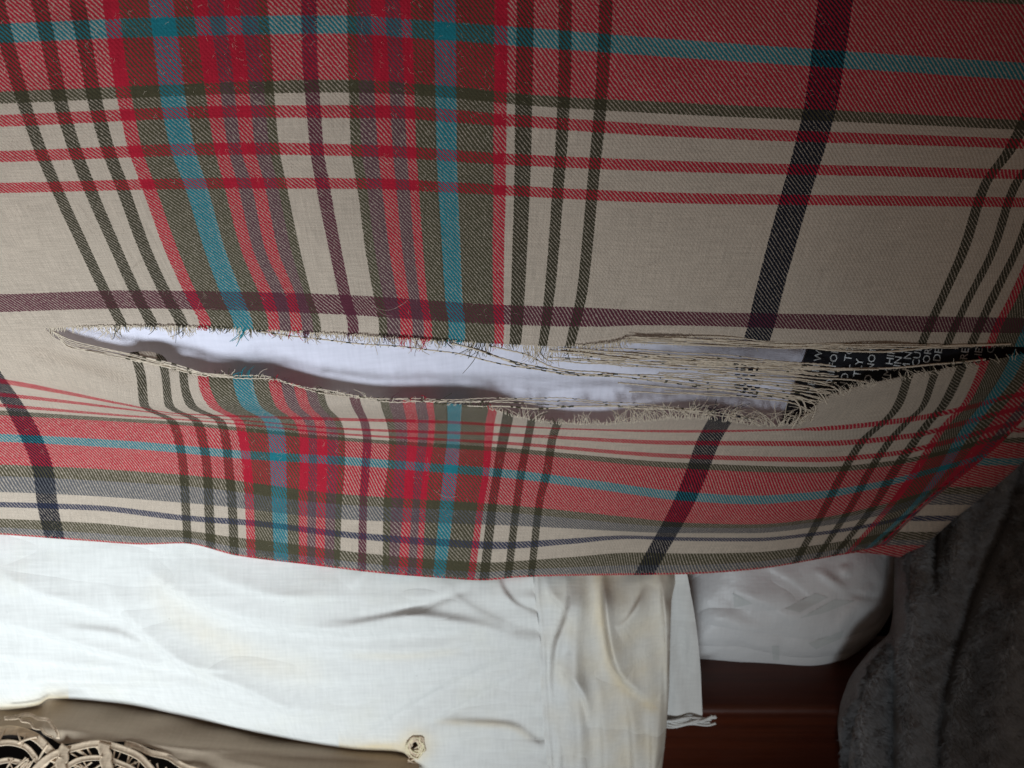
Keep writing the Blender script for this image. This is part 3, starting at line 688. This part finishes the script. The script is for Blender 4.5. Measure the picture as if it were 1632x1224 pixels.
# ------------------------------------------------------------------ white linen pillow below
def seg_dist(px, py, pts):
    """signed distance to a polyline (positive below/right), and parameter 0..1"""
    best = np.full(px.shape, 1e9); sg = np.zeros(px.shape); tt = np.zeros(px.shape)
    pts = np.array(pts, float); L = np.hypot(*np.diff(pts, axis=0).T); cum = np.concatenate([[0], np.cumsum(L)])
    for i in range(len(pts)-1):
        a = pts[i]; d = pts[i+1]-a; l2 = d@d
        t = np.clip(((px-a[0])*d[0]+(py-a[1])*d[1])/l2, 0, 1)
        qx = px-a[0]-t*d[0]; qy = py-a[1]-t*d[1]; ds = np.hypot(qx, qy)
        s = np.sign(d[0]*qy-d[1]*qx); m = ds < best
        best = np.where(m, ds, best); sg = np.where(m, s, sg); tt = np.where(m, (cum[i]+t*L[i])/cum[-1], tt)
    return best*sg, tt
def dense(pts, n=40):
    a = np.array(pts, float); s = np.concatenate([[0], np.cumsum(np.hypot(*np.diff(a, axis=0).T))]); q = np.linspace(0, s[-1], n)
    return np.stack([pchip(s, a[:, 0], q), pchip(s, a[:, 1], q)], 1)
def folds(px, py, lst):
    h = np.zeros(px.shape)
    for pts, kind, amp, w, Wd in lst:
        s, t = seg_dist(px, py, dense(pts, 16)); tp = np.sin(np.clip(t, 0, 1)*math.pi)**0.9*1.15
        if kind == 'r': h += amp*tp*np.exp(-(s/w)**2)
        elif kind == 'v': h -= amp*tp*np.exp(-(s/w)**2)
        else:   # ledge: raised on the negative side, dropping sharply at the line
            h += amp*tp/(1+np.exp(np.clip(s/w, -30, 30)))*np.exp(-np.clip(-s, 0, 1e3)/Wd)
    return h
LD = lambda y: 0.398+0.03*(np.asarray(y, float)-900)/250
linen = thing('linen_pillowcase', 'crumpled white linen pillowcase with yellowed lace hem under the plaid cushion', 'pillowcase', Pv(450, 1120, 0.44))
HEMY = curve1([(-300, 1135), (0, 1131), (60, 1124), (80, 1113), (180, 1120), (300, 1143), (430, 1172), (560, 1194), (640, 1199), (665, 1224), (700, 1260), (900, 1290)])
lx = np.linspace(-220, 872, 520); lt = np.linspace(0, 1, 240)
TX, TT = np.meshgrid(lx, lt)
seamx = curve1([(780, 846), (920, 850), (1035, 862), (1120, 866), (1300, 884)])
PY = 790+(HEMY(TX)-790)*TT
PX = -220+(TX+220)*((seamx(PY)+220)/(872+220))
PY = 790+(HEMY(PX)-790)*TT
LF = [([(205, 872), (250, 925), (300, 958), (367, 985), (460, 1004), (560, 1012), (700, 1006), (800, 1012)], 'l', .0060, 2.6, 70),
 ([(165, 925), (200, 985), (235, 1020), (290, 1062), (400, 1108), (480, 1150), (520, 1180)], 'l', .0046, 2.4, 40),
 ([(-120, 972), (80, 1016), (160, 1041), (290, 1067), (380, 1072)], 'l', .0036, 1.6, 50),
 ([(-140, 1030), (60, 1056), (180, 1068), (260, 1080)], 'l', .0030, 2.0, 34),
 ([(-100, 1080), (110, 1092), (260, 1092), (400, 1122), (470, 1150)], 'l', .0034, 2.2, 24),
 ([(480, 1030), (560, 1040), (640, 1042), (710, 1036), (800, 1026), (868, 1030)], 'l', .0046, 2.4, 34),
 ([(868, 1030), (780, 1060), (690, 1102), (620, 1145), (570, 1180)], 'l', -.0050, 2.6, 46),
 ([(868, 1056), (790, 1090), (716, 1134), (650, 1166)], 'l', -.0034, 2.2, 22),
 ([(500, 1006), (560, 996), (640, 982), (740, 994), (868, 1030)], 'r', .0024, 11, 0),
 ([(868, 1014), (800, 990), (730, 950), (700, 900)], 'l', .0020, 4.0, 24),
 ([(868, 980), (820, 960), (796, 920), (790, 880)], 'l', .0032, 2.2, 18),
 ([(540, 992), (660, 968), (760, 935)], 'v', .0016, 8, 0),
 ([(700, 1146), (770, 1148), (810, 1151), (845, 1168), (880, 1212)], 'l', -.0038, 3.4, 50),
 ([(560, 940), (590, 905), (620, 870)], 'l', .0026, 2.6, 26),
 ([(280, 890), (380, 936), (470, 956), (560, 950)], 'l', .0022, 3.4, 30), ([(-40, 880), (40, 940), (150, 975), (220, 1005)], 'l', .0026, 2.2, 34),
 ([(700, 1040), (790, 1020), (850, 985)], 'v', .0010, 10, 0), ([(420, 1085), (560, 1088), (660, 1070), (760, 1052)], 'l', .0020, 3.0, 40), ([(300, 1100), (420, 1128), (560, 1140)], 'l', .0024, 2.2, 26), ([(90, 1000), (180, 1010), (240, 1035)], 'r', .0012, 8, 0)]
dl = LD(PY)+0.016*np.clip((965-PY)/100, 0, 1)**2*np.clip((PX-450)/300, 0, 1)
dl = dl+0.010*np.clip((930-PY)/140, 0, 1)**1.3                     # tucked back under the cushion
hemd = HEMY(PX)-PY
dl = dl+0.013*np.exp(-np.clip(hemd, 0, 500)/14)*np.clip((690-PX)/60, 0, 1)  # lower edge turns under
dl = dl-0.0025*np.sin(np.clip((PX-0)/850, 0, 1)*math.pi)
dl = dl-1.15*folds(PX, PY, LF)*np.clip((PY-890)/60, 0, 1)-0.0011*np.sin(PY/6.5+1.5*np.sin(PY/31))*np.exp(-np.clip(seamx(PY)-PX, 0, 500)/26)*np.clip((PY-880)/40, 0, 1)+0.0010*vnoise(PX, PY, 330, 1)+0.0003*vnoise(PX*0.7+PY*0.4, PY*1.2, 150, 2)
lv = Pv(PX, PY, dl).reshape(-1, 3); lf = gridfaces(240, 520)
cx = PX.ravel()[lf].mean(1); cy = PY.ravel()[lf].mean(1)
hole = ((cx-662)/8)**2+((cy-1189)/11)**2 < 1
fc_ = mesh_obj('front_cloth', lv, lf[~hole], M_LINEN, linen)
sa = 1.1*np.exp(-np.clip(HEMY(PX)-PY, 0, 400)/9)*((PX < 110) | (PX > 540))
sa = sa+1.0*np.exp(-(np.hypot((PX-664)/26, (PY-1186)/24))**2)+0.75*np.exp(-((PY-1196)/12)**2)*np.clip((PX-560)/40, 0, 1)*np.clip((660-PX)/30, 0, 1)
s_, t_ = seg_dist(PX, PY, dense([(240, 915), (262, 955), (330, 1010), (430, 1058), (520, 1075)], 20)); sa = sa+0.30*np.exp(-(s_/24)**2)*np.sin(t_*3.14)**0.5  # pale tan band following the long crease
s_, t_ = seg_dist(PX, PY, dense([(545, 1044), (640, 1046), (740, 1036)], 12)); sa = sa+0.28*np.exp(-(s_/7)**2)*np.sin(t_*3.14)**0.5  # shading of this fold valley put into the colour as tan
s_, t_ = seg_dist(PX, PY, dense([(690, 1150), (760, 1152), (810, 1156), (850, 1180)], 12)); sa = sa+0.5*np.exp(-(s_/6)**2)*np.sin(t_*3.14)**0.5  # thin tan line following the lower right fold
at_st = fc_.data.attributes.new('stain_shade', 'FLOAT', 'POINT'); at_st.data.foreach_set('value', sa.ravel().clip(0, 1))
# gathered side border
bx = np.linspace(0, 1, 170); by = np.linspace(790, 1270, 200); BX, BY = np.meshgrid(bx, by)
rx = curve1([(780, 1086), (920, 1090), (960, 1066), (1100, 1066), (1160, 1062), (1300, 1046)])(BY)
rx = curve1([(780, 1070), (915, 1078), (960, 1070), (1020, 1068), (1100, 1066), (1160, 1062), (1300, 1046)])(BY)
BXp = seamx(BY)-3+(rx-seamx(BY)+3)*BX
BF = [([(950, 860), (958, 920), (964, 990), (972, 1040), (986, 1078), (1012, 1102), (1040, 1122)], 'l', .0105, 2.0, 34),
 ([(893, 880), (906, 955), (900, 985), (884, 1030), (880, 1080), (888, 1140)], 'l', .0055, 2.4, 26),
 ([(1040, 870), (1052, 930), (1060, 1000), (1062, 1120), (1056, 1200)], 'l', .0060, 2.0, 20),
 ([(1074, 890), (1066, 980), (1068, 1060)], 'l', .0040, 2.0, 14),
 ([(884, 1058), (905, 1080), (930, 1112), (940, 1160)], 'l', .0046, 2.0, 18),
 ([(1030, 930), (1012, 968), (994, 992), (980, 1000)], 'l', .0036, 2.4, 18), ([(866, 890), (874, 940), (900, 975), (915, 1000)], 'l', .0034, 2.4, 16),
 ([(936, 880), (924, 960), (916, 1040), (922, 1120), (926, 1240), (924, 1300)], 'r', .0036, 13, 0), ([(948, 1070), (958, 1140), (962, 1240), (960, 1300)], 'l', .0036, 3.0, 22), ([(990, 1090), (1004, 1150), (1008, 1240), (1004, 1300)], 'l', .0044, 3.0, 24), ([(890, 1120), (896, 1200), (900, 1300)], 'l', .0034, 2.6, 20), ([(1034, 1120), (1038, 1200), (1034, 1300)], 'l', .0036, 2.6, 18)]
bd = LD(BY)+0.010*np.clip((930-BY)/140, 0, 1)**1.3-1.5*folds(BXp, BY, BF)*(lambda q: q*q*(3-2*q))(np.clip((BY-900)/80, 0, 1))*np.clip(BX/0.05, 0, 1)+0.0005*vnoise(BXp*1.6, BY*0.5, 70, 3)+0.012*np.clip((BX-0.93)/0.07, 0, 1)**2
bd = bd+0.018*np.clip((970-BY)/100, 0, 1)**2-0.0004-0.0012*np.exp(-((BX-0.035)/0.02)**2)-0.0004*np.sin(BY/6.0+1.3*np.sin(BY/27))*np.exp(-BX/0.10)*np.clip((BY-900)/40, 0, 1)
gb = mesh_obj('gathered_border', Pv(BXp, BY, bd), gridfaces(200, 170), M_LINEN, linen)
s_, t_ = seg_dist(BXp, BY, dense(BF[0][0], 24)); ba = 0.42*np.clip(BX*1.6, 0, 1)+0.35*np.exp(-((s_-6)/9)**2)+0.10*vnoise(BXp, BY, 60, 3)  # creamier towards the outer edge; main fold's brown shadow painted in as tan
at_b = gb.data.attributes.new('stain_shade', 'FLOAT', 'POINT'); at_b.data.foreach_set('value', ba.ravel().clip(0, 1))
# layer behind the border, with its frayed hem
kx = np.linspace(0, 1, 30); ky = np.linspace(900, 1150, 50); KX, KY = np.meshgrid(kx, ky)
kr = curve1([(900, 1092), (940, 1100), (1000, 1110), (1060, 1116), (1150, 1120)])(KY)
KXp = 1010+(kr-1010)*KX
kd = LD(KY)+0.0130+0.0012*vnoise(KXp*1.3, KY*0.4, 60, 5)+0.004*(1-KX)*0
mesh_obj('back_cloth', Pv(KXp, KY, kd), gridfaces(50, 30), M_LINEN, linen)
ft = Tubes()
for k in range(7):
    t = np.linspace(0, 1, 24); px = 1052+(84+R(-6, 6))*t; py = 1146+k*1.6+2.5*np.sin(t*9+k)-6*t**4+R(-1, 1)
    ft.add(Pv(px, py, LD(py)+0.0105-0.0008*np.sin(t*7+k)), 0.0007, 0, sides=5)
ft.build('frayed_hem', [M_LINEN], linen)['kind'] = 'stuff'
# yellowed hem braid along the lower edge and round the eyelet
ey = Tubes()
for k in range(26):
    a = np.linspace(0, R(2.0, 5.0), 16)+R(0, 6.28); rr = R(8, 15)
    px = 662+rr*0.9*np.cos(a)+R(-2, 2)+1.5*np.sin(a*5+k); py = 1190+rr*1.1*np.sin(a)+R(-2, 2)+1.5*np.cos(a*4+k)
    ey.add(Pv(px, py, LD(py)-0.0004-0.0012*R(0, 1)+0*a), R(0.0003, 0.0006), 0 if R(0, 1) < 0.55 else 1, sides=4)
for k in range(14):
    t = np.linspace(0, 1, 10); px = 652+22*t+R(-3, 3); py = 1186+R(0, 30)+4*np.sin(t*4+k)
    ey.add(Pv(px, py, LD(py)+0.003*R(0, 1)), R(0.0004, 0.0008), 1, sides=4)
ey.build('eyelet_lace', [M_HEM, M_TAPE], linen)['kind'] = 'stuff'

# ------------------------------------------------------------------ ecru lace cloth coming forward at lower left
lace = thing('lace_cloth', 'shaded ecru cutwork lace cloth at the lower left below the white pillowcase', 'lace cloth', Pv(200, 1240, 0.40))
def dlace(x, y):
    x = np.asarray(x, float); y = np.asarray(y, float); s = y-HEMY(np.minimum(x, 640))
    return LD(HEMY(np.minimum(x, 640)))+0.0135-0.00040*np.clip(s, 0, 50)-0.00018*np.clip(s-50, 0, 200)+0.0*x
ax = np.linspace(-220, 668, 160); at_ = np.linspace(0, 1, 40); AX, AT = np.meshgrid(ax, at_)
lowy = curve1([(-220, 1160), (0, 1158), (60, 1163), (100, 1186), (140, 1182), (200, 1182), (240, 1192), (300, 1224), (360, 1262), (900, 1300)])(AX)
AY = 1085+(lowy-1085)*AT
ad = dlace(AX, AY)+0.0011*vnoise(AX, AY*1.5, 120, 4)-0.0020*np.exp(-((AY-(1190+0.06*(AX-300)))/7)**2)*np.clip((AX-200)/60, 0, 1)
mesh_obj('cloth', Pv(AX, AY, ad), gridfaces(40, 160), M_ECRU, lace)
def tape(pts, w, zoff=0.0):
    a = dense(pts, 30); k_ = R(0, 6.28); a[:, 0] += 1.6*np.sin(np.arange(30)*0.8+k_); a[:, 1] += 1.4*np.sin(np.arange(30)*0.63+2*k_); t = np.gradient(a, axis=0); t /= np.linalg.norm(t, axis=1)[:, None]
    n = np.stack([-t[:, 1], t[:, 0]], 1); v = []; prof = [(-1, 0.0002), (-0.85, -0.0003), (-0.6, 0.0), (0.6, 0.0), (0.85, -0.0003), (1, 0.0002)]
    for o, dz in prof:
        p = a+n*o*w/2; v.append(Pv(p[:, 0], p[:, 1], dlace(p[:, 0], p[:, 1])+dz-0.001+zoff))
    vv = np.stack(v, 0).reshape(-1, 3)
    o = mesh_obj('lace_tape', vv, gridfaces(6, 30), M_TAPE, lace)
    md = o.modifiers.new('thick', 'SOLIDIFY'); md.thickness = 0.0006; md.offset = -1
    return o
tape([(-60, 1170), (10, 1164), (50, 1172), (80, 1196), (92, 1222), (96, 1260)], 15)
tape([(-60, 1190), (5, 1183), (38, 1190), (60, 1210), (68, 1236), (70, 1262)], 10)
tape([(34, 1262), (62, 1220), (110, 1193), (165, 1186), (215, 1202), (250, 1238), (262, 1262)], 12, -0.001)
tape([(60, 1268), (86, 1234), (126, 1212), (166, 1208), (204, 1222), (230, 1252), (236, 1270)], 9, -0.001)
tape([(90, 1260), (97, 1222), (104, 1190)], 17, -0.0016); tape([(172, 1260), (170, 1220), (166, 1186)], 19, -0.0016)
tape([(200, 1186), (260, 1205), (310, 1228), (360, 1258)], 11)
tape([(-40, 1226), (0, 1214), (26, 1212), (44, 1228), (48, 1258)], 9)
tape([(8, 1146), (40, 1140), (70, 1146), (88, 1160), (93, 1178)], 6, -0.010)
tape([(24, 1141), (45, 1152), (66, 1164), (84, 1176)], 4, -0.010)
net = Tubes()
def bar(p, q, r=0.00045, sag=0.0):
    t = np.linspace(0, 1, 8); px = p[0]+(q[0]-p[0])*t+R(-1, 1); py = p[1]+(q[1]-p[1])*t+sag*np.sin(t*3.14)
    net.add(Pv(px, py, dlace(px, py)-0.0012), r, 0, sides=4)
arcs = [(dense([(-60, 1170), (10, 1164), (50, 1172), (80, 1196), (92, 1222), (96, 1260)], 26), dense([(-60, 1190), (5, 1183), (38, 1190), (60, 1210), (68, 1236), (70, 1262)], 26)),
 (dense([(34, 1262), (62, 1220), (110, 1193), (165, 1186), (215, 1202), (250, 1238), (262, 1262)], 44), dense([(60, 1268), (86, 1234), (126, 1212), (166, 1208), (204, 1222), (230, 1252), (236, 1270)], 44))]
for A_, B_ in arcs:
    for i in range(0, len(A_)-2, 2):
        j = min(len(A_)-1, max(0, i+random.randint(-2, 3))); bar(A_[i]+np.array([R(-3, 3), R(-2, 2)]), B_[j]+np.array([R(-3, 3), R(-2, 2)]), R(.0003, .0009), R(-3, 3))
for i in range(16): bar((R(100, 225), 1214+R(0, 4)), (R(105, 225), 1250+R(0, 10)), R(.0003, .0007), R(-4, 4))
for i in range(12): bar((R(10, 60), 1205+R(0, 10)), (R(-10, 50), 1245+R(0, 10)), R(.0003, .0006), R(-4, 4))
for i in range(10): bar((225+i*13, 1206+i*5.5), (218+i*13+R(0, 14), 1228+i*6), R(.0004, .0007))
net.build('lace_netting', [M_TAPE], lace)['kind'] = 'stuff'

# ------------------------------------------------------------------ white printed pillow on the right
pp = thing('printed_pillow', 'white satin pillow with faint grey print resting on the wooden rail', 'pillow', Pv(1270, 1062, 0.45))
OUT = [(1060, 860), (1060, 1046), (1120, 1050), (1200, 1057), (1260, 1062), (1312, 1063), (1348, 1052), (1380, 1030), (1405, 1004), (1424, 970), (1432, 920), (1430, 870), (1420, 810), (1380, 760), (1060, 740)]
oc = np.array(OUT, float); ctr = np.array([1240, 920.0])
ring = []
for i in range(len(oc)):
    a, b_ = oc[i], oc[(i+1) % len(oc)]
    for k in range(10): ring.append(a+(b_-a)*k/10)
ring = np.array(ring)
for _ in range(12): ring = 0.5*ring+0.25*(np.roll(ring, 1, 0)+np.roll(ring, -1, 0))
PF = [([(1120, 930), (1180, 950), (1250, 985), (1270, 1010)], 'l', .0022, 2.5, 22), ([(1440, 880), (1390, 930), (1340, 985), (1300, 1040)], 'l', .0026, 2.5, 24), ([(1100, 985), (1150, 992), (1210, 1040)], 'l', .0020, 2.5, 18), ([(1210, 900), (1260, 925), (1300, 960)], 'l', .0018, 2.5, 18), ([(1110, 1025), (1160, 1018), (1230, 995), (1290, 978), (1350, 950)], 'l', .0030, 5, 26), ([(1300, 905), (1325, 925), (1350, 945)], 'r', .0022, 7, 0),
 ([(1350, 945), (1390, 952), (1425, 956)], 'v', .0018, 6, 0), ([(1345, 898), (1352, 920)], 'r', .0022, 8, 0), ([(1110, 1045), (1150, 1034), (1190, 1048)], 'r', .0016, 6, 0), ([(1240, 1060), (1250, 1020), (1270, 1010)], 'v', .0012, 9, 0), ([(1390, 900), (1410, 930), (1425, 940)], 'r', .0015, 8, 0), ([(1160, 960), (1200, 985), (1235, 990)], 'v', .0014, 12, 0)]
def dpp(x, y, f): return 0.4560+0.020*f**5-0.010*(1-f**2)-folds(x, y, PF)*(1-f**6)+0.0007*vnoise(x, y, 90, 5)
nf = 36; fs_ = np.linspace(0.02, 1, nf)
xx = ctr[0]+(ring[:, 0]-ctr[0])[None, :]*fs_[:, None]; yy = ctr[1]+(ring[:, 1]-ctr[1])[None, :]*fs_[:, None]
pd = dpp(xx, yy, fs_[:, None]*np.ones_like(xx))
pv = [Pv(xx, yy, pd).reshape(-1, 3)]
for k, (sc_, dz) in enumerate(((1.0, 0.012), (0.96, 0.03), (0.7, 0.05), (0.2, 0.055))):
    pv.append(Pv(ctr[0]+(ring[:, 0]-ctr[0])*sc_, ctr[1]+(ring[:, 1]-ctr[1])*sc_-dz*300, pd[-1]+dz))
pf = []; nl = len(ring)
for k in range(nf-1+4):
    for i in range(nl): pf.append([k*nl+i, (k+1)*nl+i, (k+1)*nl+(i+1) % nl, k*nl+(i+1) % nl])
pf.append(list(range(nl)))
mesh_obj('pillow_body', np.concatenate(pv), pf, M_SATIN, pp)
def print_mark(poly):
    poly = np.array(poly, float); c = poly.mean(0); v = []; n = len(poly); R_ = 6
    q = np.array([c+(poly[i]+(poly[(i+1) % n]-poly[i])*t-c)*r for r in np.linspace(0.05, 1, R_) for i in range(n) for t in (0, .25, .5, .75)])
    f_ = np.clip(np.hypot((q[:, 0]-ctr[0])/190, (q[:, 1]-ctr[1])/145), 0, 1)
    # radial fraction measured along the outline
    ang = np.arctan2(ring[:, 1]-ctr[1], ring[:, 0]-ctr[0]); rad = np.hypot(ring[:, 1]-ctr[1], ring[:, 0]-ctr[0]); o = np.argsort(ang)
    qa = np.arctan2(q[:, 1]-ctr[1], q[:, 0]-ctr[0]); f_ = np.hypot(q[:, 1]-ctr[1], q[:, 0]-ctr[0])/np.interp(qa, ang[o], rad[o], period=6.28318)
    m = n*4; fc = [[r*m+i, (r+1)*m+i, (r+1)*m+(i+1) % m, r*m+(i+1) % m] for r in range(R_-1) for i in range(m)]+[list(range(m))]
    mesh_obj('printed_mark', Pv(q[:, 0], q[:, 1], dpp(q[:, 0], q[:, 1], f_)-0.00015), fc, M_PRINT, pp)
print_mark([(1168, 945), (1200, 962), (1170, 969)]); print_mark([(1250, 970), (1300, 945), (1320, 952), (1275, 976)])
print_mark([(1276, 985), (1330, 955), (1362, 958), (1310, 978)]); print_mark([(1288, 1025), (1345, 1005), (1340, 1018), (1300, 1035)])
print_mark([(1230, 1030), (1242, 1030), (1242, 1052), (1232, 1052)])

# ------------------------------------------------------------------ grey plush blanket
bl = thing('plush_blanket', 'dark grey plush blanket hanging in folds at the right edge', 'blanket', Pv(1520, 1260, 0.46))
BLX = curve1([(640, 1440), (760, 1430), (880, 1425), (960, 1424), (1005, 1418), (1040, 1384), (1090, 1350), (1150, 1335), (1224, 1342), (1330, 1352)])
mx = np.linspace(0, 1, 160); my = np.linspace(640, 1330, 170); MX, MY = np.meshgrid(mx, my)
MXp = BLX(MY)+(1880-BLX(MY))*MX
VF = [([(1630, 700), (1605, 816), (1570, 900), (1538, 985), (1512, 1070), (1495, 1150), (1488, 1330)], 'v', .011, 13, 0),
 ([(1500, 760), (1490, 850), (1486, 950)], 'v', .010, 9, 0), ([(1425, 990), (1420, 1080), (1420, 1330)], 'v', .011, 10, 0),
 ([(1455, 780), (1455, 1000), (1452, 1330)], 'r', .010, 24, 0), ([(1690, 760), (1620, 1000), (1575, 1330)], 'r', .012, 42, 0), ([(1395, 1060), (1372, 1150), (1378, 1330)], 'r', .006, 14, 0), ([(1540, 760), (1520, 900), (1500, 960)], 'r', .006, 14, 0), ([(1368, 1120), (1352, 1200), (1356, 1330)], 'v', .005, 6, 0)]
def dbl(x, y):
    f = (x-BLX(y))/(1880-BLX(y))
    return 0.436-1.25*folds(x, y, VF)+0.03*np.exp(-np.clip(f, 0, 1)/0.025)+0.001*vnoise(x, y, 60, 2)+0.00006*(x-1500)+0.03*np.clip((960-y)/200, 0, 1)
MD = dbl(MXp, MY)
bv_ = Pv(MXp, MY, MD); mesh_obj('blanket_cloth', bv_, gridfaces(170, 160), M_PLUSH, bl)
NB = 130000
gi = rng.uniform(0, 168.99, NB); gj = np.where(rng.uniform(0, 1, NB) < 0.22, rng.uniform(0, 9, NB), rng.uniform(0, 125, NB))
i0 = gi.astype(int); j0 = gj.astype(int); fa = (gi-i0)[:, None]; fb = (gj-j0)[:, None]
pt = bv_[i0, j0]*(1-fa)*(1-fb)+bv_[i0+1, j0]*fa*(1-fb)+bv_[i0, j0+1]*(1-fa)*fb+bv_[i0+1, j0+1]*fa*fb
gxv = bv_[i0, j0+1]-bv_[i0, j0]; gyv = bv_[i0+1, j0]-bv_[i0, j0]
nn = np.cross(gxv, gyv); nn /= np.linalg.norm(nn, axis=1)[:, None]
nn = np.where((nn@FWD)[:, None] > 0, -nn, nn)
ty = gyv/np.linalg.norm(gyv, axis=1)[:, None]; tx = gxv/np.linalg.norm(gxv, axis=1)[:, None]
sw = np.stack([vnoise(gj*3, gi*3, 40, 3), vnoise(gj*3, gi*3, 28, 4)+0.7*vnoise(gj*3, gi*3, 11, 5)], 1)
dirn = nn*0.75+ty*(0.55+0.35*sw[:, :1])+tx*(0.35*sw[:, 1:]+0.25)+rng.normal(0, 0.22, (NB, 3))
dirn /= np.linalg.norm(dirn, axis=1)[:, None]
ln = rng.uniform(0.0020, 0.0046, NB)[:, None]
sd = np.cross(dirn, FWD); sd /= np.linalg.norm(sd, axis=1)[:, None]+1e-9
wd = 0.00019
tri = np.stack([pt-sd*wd, pt+sd*wd, pt+dirn*ln], 1).reshape(-1, 3)
mesh_obj('blanket_pile', tri, np.arange(NB*3).reshape(-1, 3), M_PLUSH, bl, smooth=False)['kind'] = 'stuff'
